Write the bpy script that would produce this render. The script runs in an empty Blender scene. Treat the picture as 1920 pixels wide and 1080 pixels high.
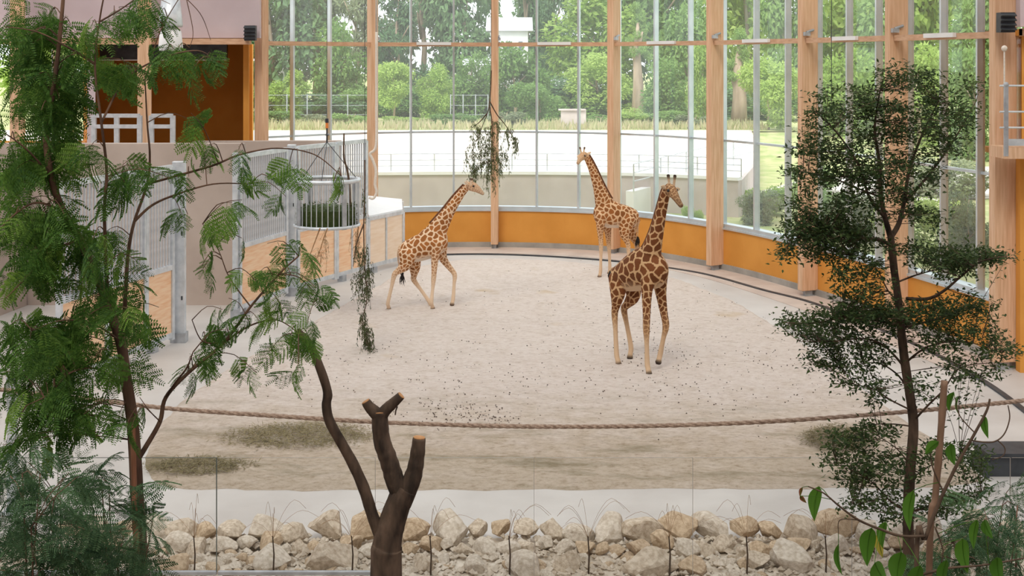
import bpy, bmesh, math, random
import numpy as np
from mathutils import Vector, Matrix, noise, Quaternion

random.seed(7)
rng = np.random.default_rng(7)
PI = math.pi
SC = bpy.context.scene
COL = SC.collection

# ------------------------------------------------------------------ camera / light
HC, F, YH = 5.7, 2400.0, 112.0          # eye height (m), focal length (px at 1920), horizon row
cam_d = bpy.data.cameras.new('camera')
cam = bpy.data.objects.new('camera', cam_d); COL.objects.link(cam)
cam.location = (0, 0, HC); cam.rotation_euler = (PI/2, 0, 0)
cam_d.sensor_width = 36; cam_d.lens = 36*F/1920
cam_d.shift_y = -(540-YH)/1920
cam_d.clip_end = 1500; cam_d.clip_start = 0.1
SC.camera = cam

w = bpy.data.worlds.new('overcast_sky'); SC.world = w; w.use_nodes = True
bg = w.node_tree.nodes['Background']
bg.inputs[0].default_value = (0.93, 0.96, 1.0, 1); bg.inputs[1].default_value = 1.0

sun_d = bpy.data.lights.new('sun', 'SUN'); sun_d.energy = 1.6; sun_d.angle = math.radians(25)
sun_d.color = (1.0, 0.95, 0.86)
sun = bpy.data.objects.new('sun', sun_d); COL.objects.link(sun)
sun.rotation_euler = (math.radians(38), math.radians(-14), 0)
sun.location = (0, -20, 40)

SC.view_settings.view_transform = 'Standard'
SC.view_settings.look = 'None'
SC.view_settings.gamma = 1.0
SC.view_settings.exposure = 0.95
SC.view_settings.use_curve_mapping = False

# ------------------------------------------------------------------ helpers
def at(x, y, Y):
    return Vector(((x-960)/F*Y, Y, HC-(y-YH)/F*Y))
def gnd(x, y, z=0.0):
    Y = (HC-z)*F/(y-YH)
    return Vector(((x-960)/F*Y, Y, z))

class MB:
    def __init__(s): s.v = []; s.f = []
    def add(s, vs, fs):
        o = len(s.v); s.v += [tuple(v) for v in vs]; s.f += [tuple(i+o for i in f) for f in fs]; return s
    def box(s, c, size, rz=0.0, M=None):
        hx, hy, hz = size[0]/2, size[1]/2, size[2]/2
        R = M if M is not None else Matrix.Rotation(rz, 3, 'Z')
        vs = [Vector(c)+R@Vector((a*hx, b*hy, d*hz)) for d in (-1, 1) for b in (-1, 1) for a in (-1, 1)]
        return s.add(vs, [(0,2,3,1),(4,5,7,6),(0,1,5,4),(2,6,7,3),(0,4,6,2),(1,3,7,5)])
    def bar(s, p, q, wd, h, up=(0,0,1)):
        p, q = Vector(p), Vector(q); d = q-p; L = d.length; t = d/L
        u = Vector(up); sd = t.cross(u)
        if sd.length < 1e-4: sd = t.cross(Vector((0,1,0)))
        sd.normalize(); u = sd.cross(t)
        M = Matrix((t, sd, u)).transposed()
        return s.box((p+q)/2, (L, wd, h), M=M)
    def tube(s, pts, rad, n=6, cap=True):
        pts = [Vector(p) for p in pts]
        if not hasattr(rad, '__len__'): rad = [rad]*len(pts)
        vs = []; fs = []; u = None
        for i, p in enumerate(pts):
            t = (pts[min(i+1, len(pts)-1)]-pts[max(i-1, 0)])
            if t.length < 1e-9: t = Vector((0,0,1))
            t.normalize()
            if u is None:
                u = t.orthogonal().normalized()
            else:
                u = u-t*u.dot(t)
                if u.length < 1e-6: u = t.orthogonal()
                u.normalize()
            b = t.cross(u)
            for k in range(n):
                a = 2*PI*k/n
                vs.append(p+(u*math.cos(a)+b*math.sin(a))*rad[i])
        m = len(pts)
        for i in range(m-1):
            for k in range(n):
                k2 = (k+1) % n
                fs.append((i*n+k, i*n+k2, (i+1)*n+k2, (i+1)*n+k))
        if cap:
            fs.append(tuple(range(n-1, -1, -1))); fs.append(tuple((m-1)*n+k for k in range(n)))
        return s.add(vs, fs)
    def lathe(s, c, prof, n=24):
        vs = []; fs = []
        for (r, z) in prof:
            for k in range(n):
                a = 2*PI*k/n; vs.append((c[0]+r*math.cos(a), c[1]+r*math.sin(a), c[2]+z))
        for i in range(len(prof)-1):
            for k in range(n):
                k2 = (k+1) % n
                fs.append((i*n+k, i*n+k2, (i+1)*n+k2, (i+1)*n+k))
        fs.append(tuple(range(n-1, -1, -1))); fs.append(tuple((len(prof)-1)*n+k for k in range(n)))
        return s.add(vs, fs)
    def ball(s, c, r, n=10):
        prof = [(max(1e-4, r*math.sin(PI*i/6)), -r*math.cos(PI*i/6)) for i in range(7)]
        return s.lathe(c, prof, n)
    def ring(s, c, R, r, n=40, m=6):
        pts = [Vector((c[0]+R*math.cos(2*PI*k/n), c[1]+R*math.sin(2*PI*k/n), c[2])) for k in range(n+1)]
        return s.tube(pts, r, m, cap=False)
    def leaf(s, p, d, nrm, L, W):
        """pointed six-sided leaf with a slight fold along its midrib"""
        d = Vector(d).normalized(); n = Vector(nrm); n = n-d*n.dot(d)
        if n.length < 1e-4: n = d.orthogonal()
        n.normalize(); sd = d.cross(n)
        p = Vector(p); f = n*(-W*.18)
        vs = [p, p+d*L*.4+sd*W*.5-f, p+d*L, p+d*L*.4-sd*W*.5-f]
        return s.add(vs, [(0,1,2),(0,2,3)])
    def build(s, name, mat=None, parent=None, smooth=False, base=False):
        me = bpy.data.meshes.new(name)
        v = s.v
        off = Vector((0,0,0)); loc = Vector((0,0,0))
        if parent is not None:
            off = ORI[parent.name]
        elif base:
            a = np.array(v); loc = Vector(((a[:,0].min()+a[:,0].max())/2, (a[:,1].min()+a[:,1].max())/2, a[:,2].min())); off = loc
        if off.length > 0: v = [(q[0]-off.x, q[1]-off.y, q[2]-off.z) for q in v]
        me.from_pydata(v, [], s.f); me.update()
        if smooth: me.polygons.foreach_set('use_smooth', [True]*len(me.polygons))
        if mat: me.materials.append(mat)
        o = bpy.data.objects.new(name, me); COL.objects.link(o)
        if parent is not None: o.parent = parent
        else: o.location = loc
        ORI[o.name] = off.copy() if parent is not None else loc.copy()
        return o
ORI = {}
def empty(name, loc=(0,0,0)):
    o = bpy.data.objects.new(name, None); COL.objects.link(o); o.location = loc
    o.empty_display_size = .2
    ORI[o.name] = Vector(loc); return o
def tag(o, label=None, cat=None, group=None, kind=None):
    if label: o['label'] = label
    if cat: o['category'] = cat
    if group: o['group'] = group
    if kind: o['kind'] = kind
    return o
def thing(name, loc, label, cat, group=None):
    return tag(empty(name, loc), label, cat, group)
def struct(o, label=None):
    o['kind'] = 'structure'
    if label: o['label'] = label
    return o
def inst(src, name, parent, M=None):
    """shares src mesh data; placed under parent with local matrix M"""
    o = bpy.data.objects.new(name, src); COL.objects.link(o); o.parent = parent
    if M is not None: o.matrix_local = M
    return o

# ------------------------------------------------------------------ materials
def new_mat(name):
    m = bpy.data.materials.new(name); m.use_nodes = True
    nt = m.node_tree; b = nt.nodes['Principled BSDF']
    return m, nt, b
def N(nt, typ, **kw):
    n = nt.nodes.new(typ)
    for k, v in kw.items(): setattr(n, k, v)
    return n
def ramp(nt, stops):
    r = N(nt, 'ShaderNodeValToRGB'); e = r.color_ramp.elements
    while len(e) < len(stops): e.new(0.5)
    for el, (p, c) in zip(e, stops):
        el.position = p; el.color = (*c, 1)
    return r
def coords(nt, scale=(1,1,1)):
    tc = N(nt, 'ShaderNodeTexCoord'); mp = N(nt, 'ShaderNodeMapping')
    mp.inputs['Scale'].default_value = scale
    nt.links.new(tc.outputs['Object'], mp.inputs[0]); return mp
def mottled(name, c1, c2, scale=3.0, rough=.8, metal=0, stretch=(1,1,1), bump=0.0, detail=6, lo=.35, hi=.65, spec=.3, bscale=None):
    m, nt, b = new_mat(name)
    mp = coords(nt, stretch); nz = N(nt, 'ShaderNodeTexNoise')
    nz.inputs['Scale'].default_value = scale; nz.inputs['Detail'].default_value = detail
    nt.links.new(mp.outputs[0], nz.inputs['Vector'])
    r = ramp(nt, [(lo, c1), (hi, c2)])
    nt.links.new(nz.outputs['Fac'], r.inputs[0]); nt.links.new(r.outputs[0], b.inputs['Base Color'])
    b.inputs['Roughness'].default_value = rough; b.inputs['Metallic'].default_value = metal
    b.inputs['Specular IOR Level'].default_value = spec
    if bump:
        nb = nz
        if bscale:
            nb = N(nt, 'ShaderNodeTexNoise'); nb.inputs['Scale'].default_value = bscale; nb.inputs['Detail'].default_value = 5
            nt.links.new(mp.outputs[0], nb.inputs['Vector'])
        bp = N(nt, 'ShaderNodeBump'); bp.inputs['Strength'].default_value = bump; bp.inputs['Distance'].default_value = .02
        nt.links.new(nb.outputs['Fac'], bp.inputs['Height']); nt.links.new(bp.outputs[0], b.inputs['Normal'])
    return m
def leafmat(name, c1, c2, trans=.35, rnd=True, rough=.55):
    m, nt, b = new_mat(name)
    out = nt.nodes['Material Output']
    if rnd:
        oi = N(nt, 'ShaderNodeObjectInfo'); geo = N(nt, 'ShaderNodeNewGeometry')
        ad = N(nt, 'ShaderNodeMath', operation='ADD'); fr = N(nt, 'ShaderNodeMath', operation='FRACT')
        nt.links.new(oi.outputs['Random'], ad.inputs[0]); nt.links.new(geo.outputs['Random Per Island'], ad.inputs[1])
        ml = N(nt, 'ShaderNodeMath', operation='MULTIPLY'); ml.inputs[1].default_value = .5
        nt.links.new(ad.outputs[0], ml.inputs[0]); fac = ml.outputs[0]
    mix = ramp(nt, [(0.1, c1), (0.9, c2)])
    nt.links.new(fac, mix.inputs[0])
    nt.links.new(mix.outputs[0], b.inputs['Base Color'])
    b.inputs['Roughness'].default_value = rough; b.inputs['Specular IOR Level'].default_value = .3
    tr = N(nt, 'ShaderNodeBsdfTranslucent'); nt.links.new(mix.outputs[0], tr.inputs[0])
    ms = N(nt, 'ShaderNodeMixShader'); ms.inputs[0].default_value = trans
    nt.links.new(b.outputs[0], ms.inputs[1]); nt.links.new(tr.outputs[0], ms.inputs[2])
    nt.links.new(ms.outputs[0], out.inputs[0])
    return m
def glassmat(name, tint, gloss=.08, haze_mix=.0, rough=.02):
    m, nt, b = new_mat(name); out = nt.nodes['Material Output']
    nt.nodes.remove(b)
    t = N(nt, 'ShaderNodeBsdfTransparent'); t.inputs[0].default_value = (*tint, 1)
    g = N(nt, 'ShaderNodeBsdfGlossy'); g.inputs['Roughness'].default_value = rough
    g.inputs[0].default_value = (.9, .95, 1, 1)
    fr = N(nt, 'ShaderNodeFresnel'); fr.inputs[0].default_value = 1.45
    mu = N(nt, 'ShaderNodeMath', operation='MULTIPLY'); mu.inputs[1].default_value = gloss/0.034*.5
    mu.use_clamp = True
    nt.links.new(fr.outputs[0], mu.inputs[0])
    ms = N(nt, 'ShaderNodeMixShader'); nt.links.new(mu.outputs[0], ms.inputs[0])
    nt.links.new(t.outputs[0], ms.inputs[1]); nt.links.new(g.outputs[0], ms.inputs[2])
    last = ms
    if haze_mix:
        d = N(nt, 'ShaderNodeBsdfTranslucent'); d.inputs[0].default_value = (.95, .97, 1, 1)
        m2 = N(nt, 'ShaderNodeMixShader'); m2.inputs[0].default_value = haze_mix
        nt.links.new(ms.outputs[0], m2.inputs[1]); nt.links.new(d.outputs[0], m2.inputs[2]); last = m2
    nt.links.new(last.outputs[0], out.inputs[0])
    return m

M_POST = mottled('glulam_timber', (.62,.375,.225), (.76,.515,.345), 2.2, .6, stretch=(9,9,.6), bump=.05)
M_BEAM = mottled('glulam_beam', (.54,.32,.20), (.66,.43,.28), 2.2, .6, stretch=(2,2,9))
M_ALU = mottled('aluminium', (.55,.63,.68), (.66,.73,.78), 2, .35, metal=.55)
M_GALV = mottled('galvanised_steel', (.55,.60,.64), (.72,.76,.80), 6, .45, metal=.45)
M_GALVD = mottled('weathered_galvanised_steel', (.36,.38,.41), (.5,.53,.56), 6, .5, metal=.5)
M_DARKST = mottled('dark_steel', (.05,.055,.065), (.08,.09,.10), 4, .5, metal=.4)
M_ORANGE = mottled('orange_render', (.64,.285,.055), (.71,.33,.07), 1.2, .8)
M_MAUVE = mottled('mauve_plaster', (.56,.47,.50), (.62,.53,.56), .8, .85)
M_CONC = mottled('concrete', (.50,.47,.445), (.585,.56,.535), .8, .5, bump=.05, bscale=14, spec=.4)
M_PINKCONC = mottled('pink_concrete', (.50,.41,.36), (.60,.51,.45), 1.2, .8)
M_CONCWALL = mottled('pinkish_concrete', (.43,.355,.31), (.51,.43,.38), .9, .85, bump=.05, bscale=12)
M_PLINTH = mottled('grey_plinth', (.30,.29,.27), (.42,.40,.37), 2.0, .85)
M_PLY = mottled('plywood', (.86,.50,.28), (.94,.68,.46), 2.6, .6, stretch=(.8,.8,7), bump=.04, lo=.3, hi=.62)
M_PLYP = mottled('pale_plywood', (.84,.66,.49), (.90,.75,.60), 2.4, .6, stretch=(.8,.8,6))
M_WHITE = mottled('white_sheet', (.78,.79,.80), (.84,.85,.86), 2, .5)
M_ROPE = mottled('manila_rope', (.25,.17,.125), (.40,.295,.225), 30, .9, bump=.3)
M_PALEROPE = mottled('pale_rope', (.68,.62,.54), (.78,.72,.65), 30, .9)
M_BARK = mottled('dark_bark', (.035,.024,.017), (.145,.095,.064), 9, .9, stretch=(1,1,.35), bump=.6, bscale=26)
M_BARKB = mottled('brown_bark', (.08,.045,.03), (.22,.125,.08), 9, .85, stretch=(1,1,.3), bump=.5, bscale=30)
M_CUT = mottled('cut_wood', (.45,.22,.09), (.58,.31,.14), 20, .8)
M_STAKE = mottled('reddish_stake', (.26,.11,.06), (.40,.18,.10), 5, .7, stretch=(6,6,.5))
M_BAMBOO = mottled('bamboo', (.15,.085,.05), (.25,.15,.095), 6, .6, stretch=(3,3,.8))
M_TWIG = mottled('twig', (.07,.045,.03), (.13,.085,.055), 12, .9)
M_DRY = mottled('dry_twig', (.26,.14,.07), (.40,.24,.12), 12, .9)
M_HOOK = mottled('orange_hook', (.75,.22,.05), (.8,.28,.07), 4, .5)
M_SPECK = mottled('droppings', (.07,.05,.04), (.15,.11,.085), 20, .95)
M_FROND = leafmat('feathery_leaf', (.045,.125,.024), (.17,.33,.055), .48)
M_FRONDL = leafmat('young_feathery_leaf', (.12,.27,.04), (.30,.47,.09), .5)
M_SHRUB = leafmat('shrub_leaf', (.045,.105,.050), (.13,.235,.10), .42)
M_SMALL = leafmat('small_dark_leaf', (.030,.062,.020), (.125,.18,.05), .4)
M_BIG = leafmat('broad_leaf', (.055,.155,.016), (.095,.23,.026), .42, rough=.35)
M_YELLOWLEAF = leafmat('yellow_leaf', (.45,.38,.05), (.5,.42,.07), .38)
M_DEADLEAF = leafmat('dead_leaf', (.22,.07,.03), (.3,.1,.05), .3)
M_WILLOW = leafmat('hanging_leaf', (.085,.12,.045), (.24,.27,.11), .4)
M_HAY = leafmat('green_hay', (.035,.06,.018), (.10,.14,.04), .3)
M_STRAW = leafmat('straw', (.20,.16,.07), (.42,.34,.18), .2)
M_GLASS = glassmat('window_glass', (.93,.96,.95), .05, .11)  # includes a white mix imitating the haze of the view outside
M_BARRIER = glassmat('barrier_glass', (.975,.985,.98), .03, .0)
M_ROOFDIM = glassmat('roof_light_filter', (.66,.66,.65), .03, .0)  # tint passes only part of the sky light into the hall
M_EDGE = mottled('glass_edge', (.10,.12,.11), (.16,.18,.16), 4, .3)
M_EDGEP = mottled('pale_glass_edge', (.33,.31,.28), (.37,.35,.32), 4, .3)
M_TREE = [leafmat('tree_leaf_mid', (.14,.27,.07), (.34,.50,.16), .45),
          leafmat('tree_leaf_bright', (.27,.42,.09), (.52,.66,.20), .5),
          leafmat('tree_leaf_dark', (.09,.19,.09), (.22,.36,.16), .4),
          leafmat('pine_needles', (.18,.24,.13), (.36,.41,.24), .4)]
M_TALLGRASS = leafmat('tall_grass', (.34,.42,.18), (.62,.52,.36), .4)
M_LAWN = mottled('lawn', (.32,.40,.14), (.52,.50,.26), 1.5, .9, bump=.3)
M_PLAZA = mottled('pale_gravel', (.66,.60,.53), (.76,.70,.63), .7, .9)
M_OUTCONC = mottled('outdoor_concrete', (.50,.43,.41), (.58,.51,.49), 1.2, .85)
M_COPING = mottled('white_coping', (.8,.8,.8), (.86,.86,.86), 2, .7)
M_PALETRUNK = mottled('pale_trunk', (.30,.22,.16), (.46,.36,.27), 3, .9, stretch=(1,1,.2))
M_ROOFGREY = mottled('roof_grey', (.45,.46,.48), (.55,.56,.58), 2, .7)
M_PANE = mottled('far_window', (.12,.15,.18), (.18,.22,.25), 2, .2)

def sand_material():
    m, nt, b = new_mat('sand')
    tc = N(nt, 'ShaderNodeTexCoord'); pos = tc.outputs['Object']
    def nz(scale, det=6, rough=.55, stretch=None):
        n = N(nt, 'ShaderNodeTexNoise'); n.inputs['Scale'].default_value = scale
        n.inputs['Detail'].default_value = det; n.inputs['Roughness'].default_value = rough
        if stretch:
            mp = N(nt, 'ShaderNodeMapping'); mp.inputs['Scale'].default_value = stretch
            nt.links.new(pos, mp.inputs[0]); nt.links.new(mp.outputs[0], n.inputs['Vector'])
        else: nt.links.new(pos, n.inputs['Vector'])
        return n.outputs['Fac']
    big = nz(.35); fine = nz(11, 9, .72, (.8, 1.2, 1)); mid = nz(2.2, 5, .6, (1, 1.0, 1))
    r1 = ramp(nt, [(.28, (.54,.44,.375)), (.46, (.76,.665,.60)), (.7, (.86,.785,.725))]); nt.links.new(fine, r1.inputs[0])  # grain tones, with grain sparkle and small shadows put into the colour
    # damp, brown, trodden sand mixed with hay near the visitors' side
    sep = N(nt, 'ShaderNodeSeparateXYZ'); nt.links.new(pos, sep.inputs[0])
    mr = N(nt, 'ShaderNodeMapRange'); mr.inputs[1].default_value = 22.5; mr.inputs[2].default_value = 18.2
    nt.links.new(sep.outputs['Y'], mr.inputs[0])
    ad = N(nt, 'ShaderNodeMath', operation='MULTIPLY_ADD'); ad.inputs[1].default_value = 1.6; ad.inputs[2].default_value = -.8
    nt.links.new(mid, ad.inputs[0])
    ad2 = N(nt, 'ShaderNodeMath', operation='ADD'); ad2.use_clamp = True
    nt.links.new(ad.outputs[0], ad2.inputs[0]); nt.links.new(mr.outputs[0], ad2.inputs[1])
    rb = ramp(nt, [(.28, (.36,.27,.185)), (.48, (.58,.48,.375)), (.72, (.72,.62,.52))]); nt.links.new(fine, rb.inputs[0])
    mx = N(nt, 'ShaderNodeMix', data_type='RGBA')
    nt.links.new(ad2.outputs[0], mx.inputs[0]); nt.links.new(r1.outputs[0], mx.inputs[6]); nt.links.new(rb.outputs[0], mx.inputs[7])
    # olive hay stains, streaked along x
    st = nz(.8, 6, .65, (.55, 1.7, 1)); rs = ramp(nt, [(.52, (0,0,0)), (.68, (1,1,1))]); nt.links.new(st, rs.inputs[0])
    mm = N(nt, 'ShaderNodeMath', operation='MULTIPLY'); nt.links.new(rs.outputs[0], mm.inputs[0]); nt.links.new(mr.outputs[0], mm.inputs[1])
    m3 = N(nt, 'ShaderNodeMath', operation='MULTIPLY'); m3.inputs[1].default_value = .75; nt.links.new(mm.outputs[0], m3.inputs[0])
    mx2 = N(nt, 'ShaderNodeMix', data_type='RGBA'); mx2.inputs[7].default_value = (.22,.185,.10,1)
    nt.links.new(m3.outputs[0], mx2.inputs[0]); nt.links.new(mx.outputs[2], mx2.inputs[6])
    # yellow urine patches on the pale sand
    yp = nz(.5, 3, .5); ry = ramp(nt, [(.66, (0,0,0)), (.74, (.5,.5,.5))]); nt.links.new(yp, ry.inputs[0])
    mx3 = N(nt, 'ShaderNodeMix', data_type='RGBA'); mx3.inputs[7].default_value = (.60,.43,.22,1)
    nt.links.new(ry.outputs[0], mx3.inputs[0]); nt.links.new(mx2.outputs[2], mx3.inputs[6])
    nt.links.new(mx3.outputs[2], b.inputs['Base Color']); b.inputs['Roughness'].default_value = .95
    b.inputs['Specular IOR Level'].default_value = .1
    hb = nz(6, 9, .78, (.8, 1.3, 1))
    bp = N(nt, 'ShaderNodeBump'); bp.inputs['Strength'].default_value = .9; bp.inputs['Distance'].default_value = .07
    nt.links.new(hb, bp.inputs['Height']); nt.links.new(bp.outputs[0], b.inputs['Normal'])
    return m
M_SAND = sand_material()

# ------------------------------------------------------------------ structure: floor
FAC = [Vector((-9.6,34.0)), Vector((-7.0,35.8)), Vector((-4.15,38.1)), Vector((-.52,38.7)), Vector((3.0,37.7)),
       Vector((5.5,34.7)), Vector((7.14,30.9)), Vector((8.2,27.3)), Vector((9.05,23.6)), Vector((9.5,19.8))]
POSTS = FAC[1:9]
def cr(p0, p1, p2, p3, t):
    return .5*((2*p1)+(-p0+p2)*t+(2*p0-5*p1+4*p2-p3)*t*t+(-p0+3*p1-3*p2+p3)*t**3)
def fac_pt(i, t):           # bay i between POSTS[i] and POSTS[i+1]
    a = FAC[i:i+4]; return cr(a[0], a[1], a[2], a[3], t)
def fac_tan(i, t):
    e = .01; d = fac_pt(i, min(t+e,1))-fac_pt(i, max(t-e,0)); return d.normalized()
def fac_off(i, t, d):       # d > 0 outward (outside)
    p = fac_pt(i, t); g = fac_tan(i, t); n = Vector((-g.y, g.x)); return p+n*d
def post_dir(k):
    if k == 7: g = fac_tan(6, 1.0)
    elif k == 0: g = fac_tan(0, 0.0)
    else: g = (fac_tan(k-1, 1.0)+fac_tan(k, 0.0)).normalized()
    return g, Vector((-g.y, g.x))

m = MB()
m.add([(-22,-4,0),(22,-4,0),(22,39.6,0),(-22,39.6,0),(-22,-4,-.3),(22,-4,-.3),(22,39.6,-.3),(-22,39.6,-.3)],
      [(0,1,2,3),(7,6,5,4),(0,4,5,1),(1,5,6,2),(2,6,7,3),(3,7,4,0)])
floor = struct(m.build('floor', M_CONC), 'pale concrete floor of the giraffe hall')

# outline of the sand bed, hand traced on the floor
SB = [(-1.2,36.5),(.8,36.4),(2.3,35.6),(4.0,33.7),(5.1,30.6),(5.7,27.0),(6.0,23.4),(6.2,20.4),(6.4,18.2),(6.0,17.15),
      (3.0,17.0),(0,16.95),(-3.0,16.95),(-4.6,17.1),(-5.2,18.2),(-5.5,20.6),(-5.25,23.4),(-4.6,26.4),(-4.0,29.2),(-3.4,32.2),(-2.6,35.2)]
def closed_spline(P, n):
    P = [Vector(p) for p in P]; out = []; L = len(P)
    for k in range(n):
        f = k/n*L; i = int(f); t = f-i
        out.append(cr(P[(i-1)%L], P[i], P[(i+1)%L], P[(i+2)%L], t))
    return out
ringp = closed_spline(SB, 240)
cen = Vector((.4, 26.5)); R_ = 90
vs = []; fs = []
for i in range(R_+1):
    f = (i/R_)**.75
    for p in ringp:
        q = cen+(p-cen)*f
        if i >= R_-2:
            q = q+(p-cen).normalized()*(.10*noise.noise(Vector((p.x*1.7, p.y*1.7, 3)))+.05*noise.noise(Vector((p.x*6, p.y*6, 9))))
        z = .035+.022*noise.noise(Vector((q.x*1.2, q.y*1.2, 0)))+.018*noise.noise(Vector((q.x*3.1, q.y*3.1, 5)))
        if q.y < 21: z += .02*noise.noise(Vector((q.x*.8, q.y*4.5, 8)))
        if i == R_: z = .001
        elif i == R_-1: z = .016
        vs.append((q.x, q.y, max(.001, z)))
n_ = len(ringp)
for i in range(R_):
    for k in range(n_):
        k2 = (k+1) % n_
        fs.append((i*n_+k, i*n_+k2, (i+1)*n_+k2, (i+1)*n_+k))
m = MB(); m.v = vs; m.f = fs
sand = m.build('sand_bed', M_SAND, smooth=True)
tag(sand, 'wide bed of pale trodden sand covering the hall floor', 'sand', kind='stuff')

ALLP = [(i, k/9) for i in range(7) for k in range(9)]+[(6, 1.0)]
# dark drain channel that follows the window wall
DR = [(-2.9,36.9),(-1.87,37.35),(-.5,37.4),(1.23,36.95),(3.1,36.0),(4.6,34.6),(5.35,33.5),(6.19,31.6),(7.09,29.7),(8.0,25.8),(8.32,23.0),(8.3,20.7),(8.1,18.6)]
def open_spline(P, n):
    P = [Vector(p) for p in P]; L = len(P)-1; out = []
    for k in range(n+1):
        f = min(k/n*L, L-1e-6); i = int(f); t = f-i
        out.append(cr(P[max(i-1,0)], P[i], P[i+1], P[min(i+2,L)], t))
    return out
def strip(mb, path, w0, w1, z0, z1):
    vs = []; fs = []
    L = len(path)
    for i, p in enumerate(path):
        t = (path[min(i+1,L-1)]-path[max(i-1,0)]).normalized(); n = Vector((-t.y, t.x))
        for (wd, z) in ((w0,z0),(w1,z0),(w1,z1),(w0,z1)):
            q = p+n*wd; vs.append((q.x, q.y, z))
    for i in range(L-1):
        for k in range(4):
            k2 = (k+1)%4
            fs.append((i*4+k, (i+1)*4+k, (i+1)*4+k2, i*4+k2))
    fs.append((0,1,2,3)); e = (L-1)*4; fs.append((e+3,e+2,e+1,e))
    return mb.add(vs, fs)
drp = open_spline(DR, 80)
m = MB(); strip(m, [fac_off(i, t, .2) for i, t in ALLP if i >= 1 and (i, t) != (1, 0)], -1.25, 0, .0, .012); struct(m.build('floor_margin', M_PINKCONC), 'pinkish concrete margin between drain and wall')
m = MB(); strip(m, drp, -.05, .05, .002, .035)
struct(m.build('trim_1', M_DARKST), 'thin dark drain channel curving along the window wall')

# curved low wall under the windows
allp = []
for i in range(7):
    for k in range(9): allp.append((i, k/9))
allp.append((6, 1.0))
line_ = [fac_off(i, t, .22) for i, t in allp]
wb = struct(empty('wall_back', (0, 38, 0)), 'low curved orange wall under the windows')
m = MB(); strip(m, line_, 0, .25, .16, 1.10); m.build('wall_panel', M_ORANGE, wb)
m = MB(); strip(m, line_, -.05, .25, 0, .16); m.build('plinth', M_PLINTH, wb)
m = MB(); strip(m, line_, -.04, .30, 1.10, 1.15); strip(m, line_, .02, .30, 1.15, 1.24); m.build('sill', M_ALU, wb)

# timber posts
names_post = ['tall timber post between the pale upper wall and the first window', 'timber post beside the white hanging rope',
 'timber post behind the hanging leafy branch', 'timber post behind the rear giraffe', 'timber post right of the walking giraffe\'s head',
 'timber post left of the layered dark tree', 'timber post half hidden behind the layered dark tree crown', 'broad timber post at the far right by the railing']
ROOF_Z = 9.4
for k, p in enumerate(POSTS):
    g, n = post_dir(k); rz = math.atan2(g.y, g.x)
    t = thing('timber_post', (p.x, p.y, 0), names_post[k], 'post', 'timber posts of the window wall')
    m = MB(); m.box((p.x, p.y, (.14+ROOF_Z)/2), (.21, .44, ROOF_Z-.14), rz); o = m.build('column', M_POST, t)
    bv = o.modifiers.new('bevel', 'BEVEL'); bv.width = .012; bv.segments = 2
    m = MB(); m.box((p.x, p.y, .012), (.20, .28, .024), rz); m.box((p.x, p.y, .08), (.10, .2, .13), rz); m.build('post_shoe', M_GALVD, t)
    if 0 < k < 7:
        q = p+g*.13-n*.12
        m = MB(); m.box((q.x, q.y, 6.32), (.10, .16, .09), rz); m.tube([(q.x,q.y,6.36),(q.x+n.x*.2,q.y+n.y*.2,6.42)], .03, 8); m.build('spot_fitting', M_GALVD, t)

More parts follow.
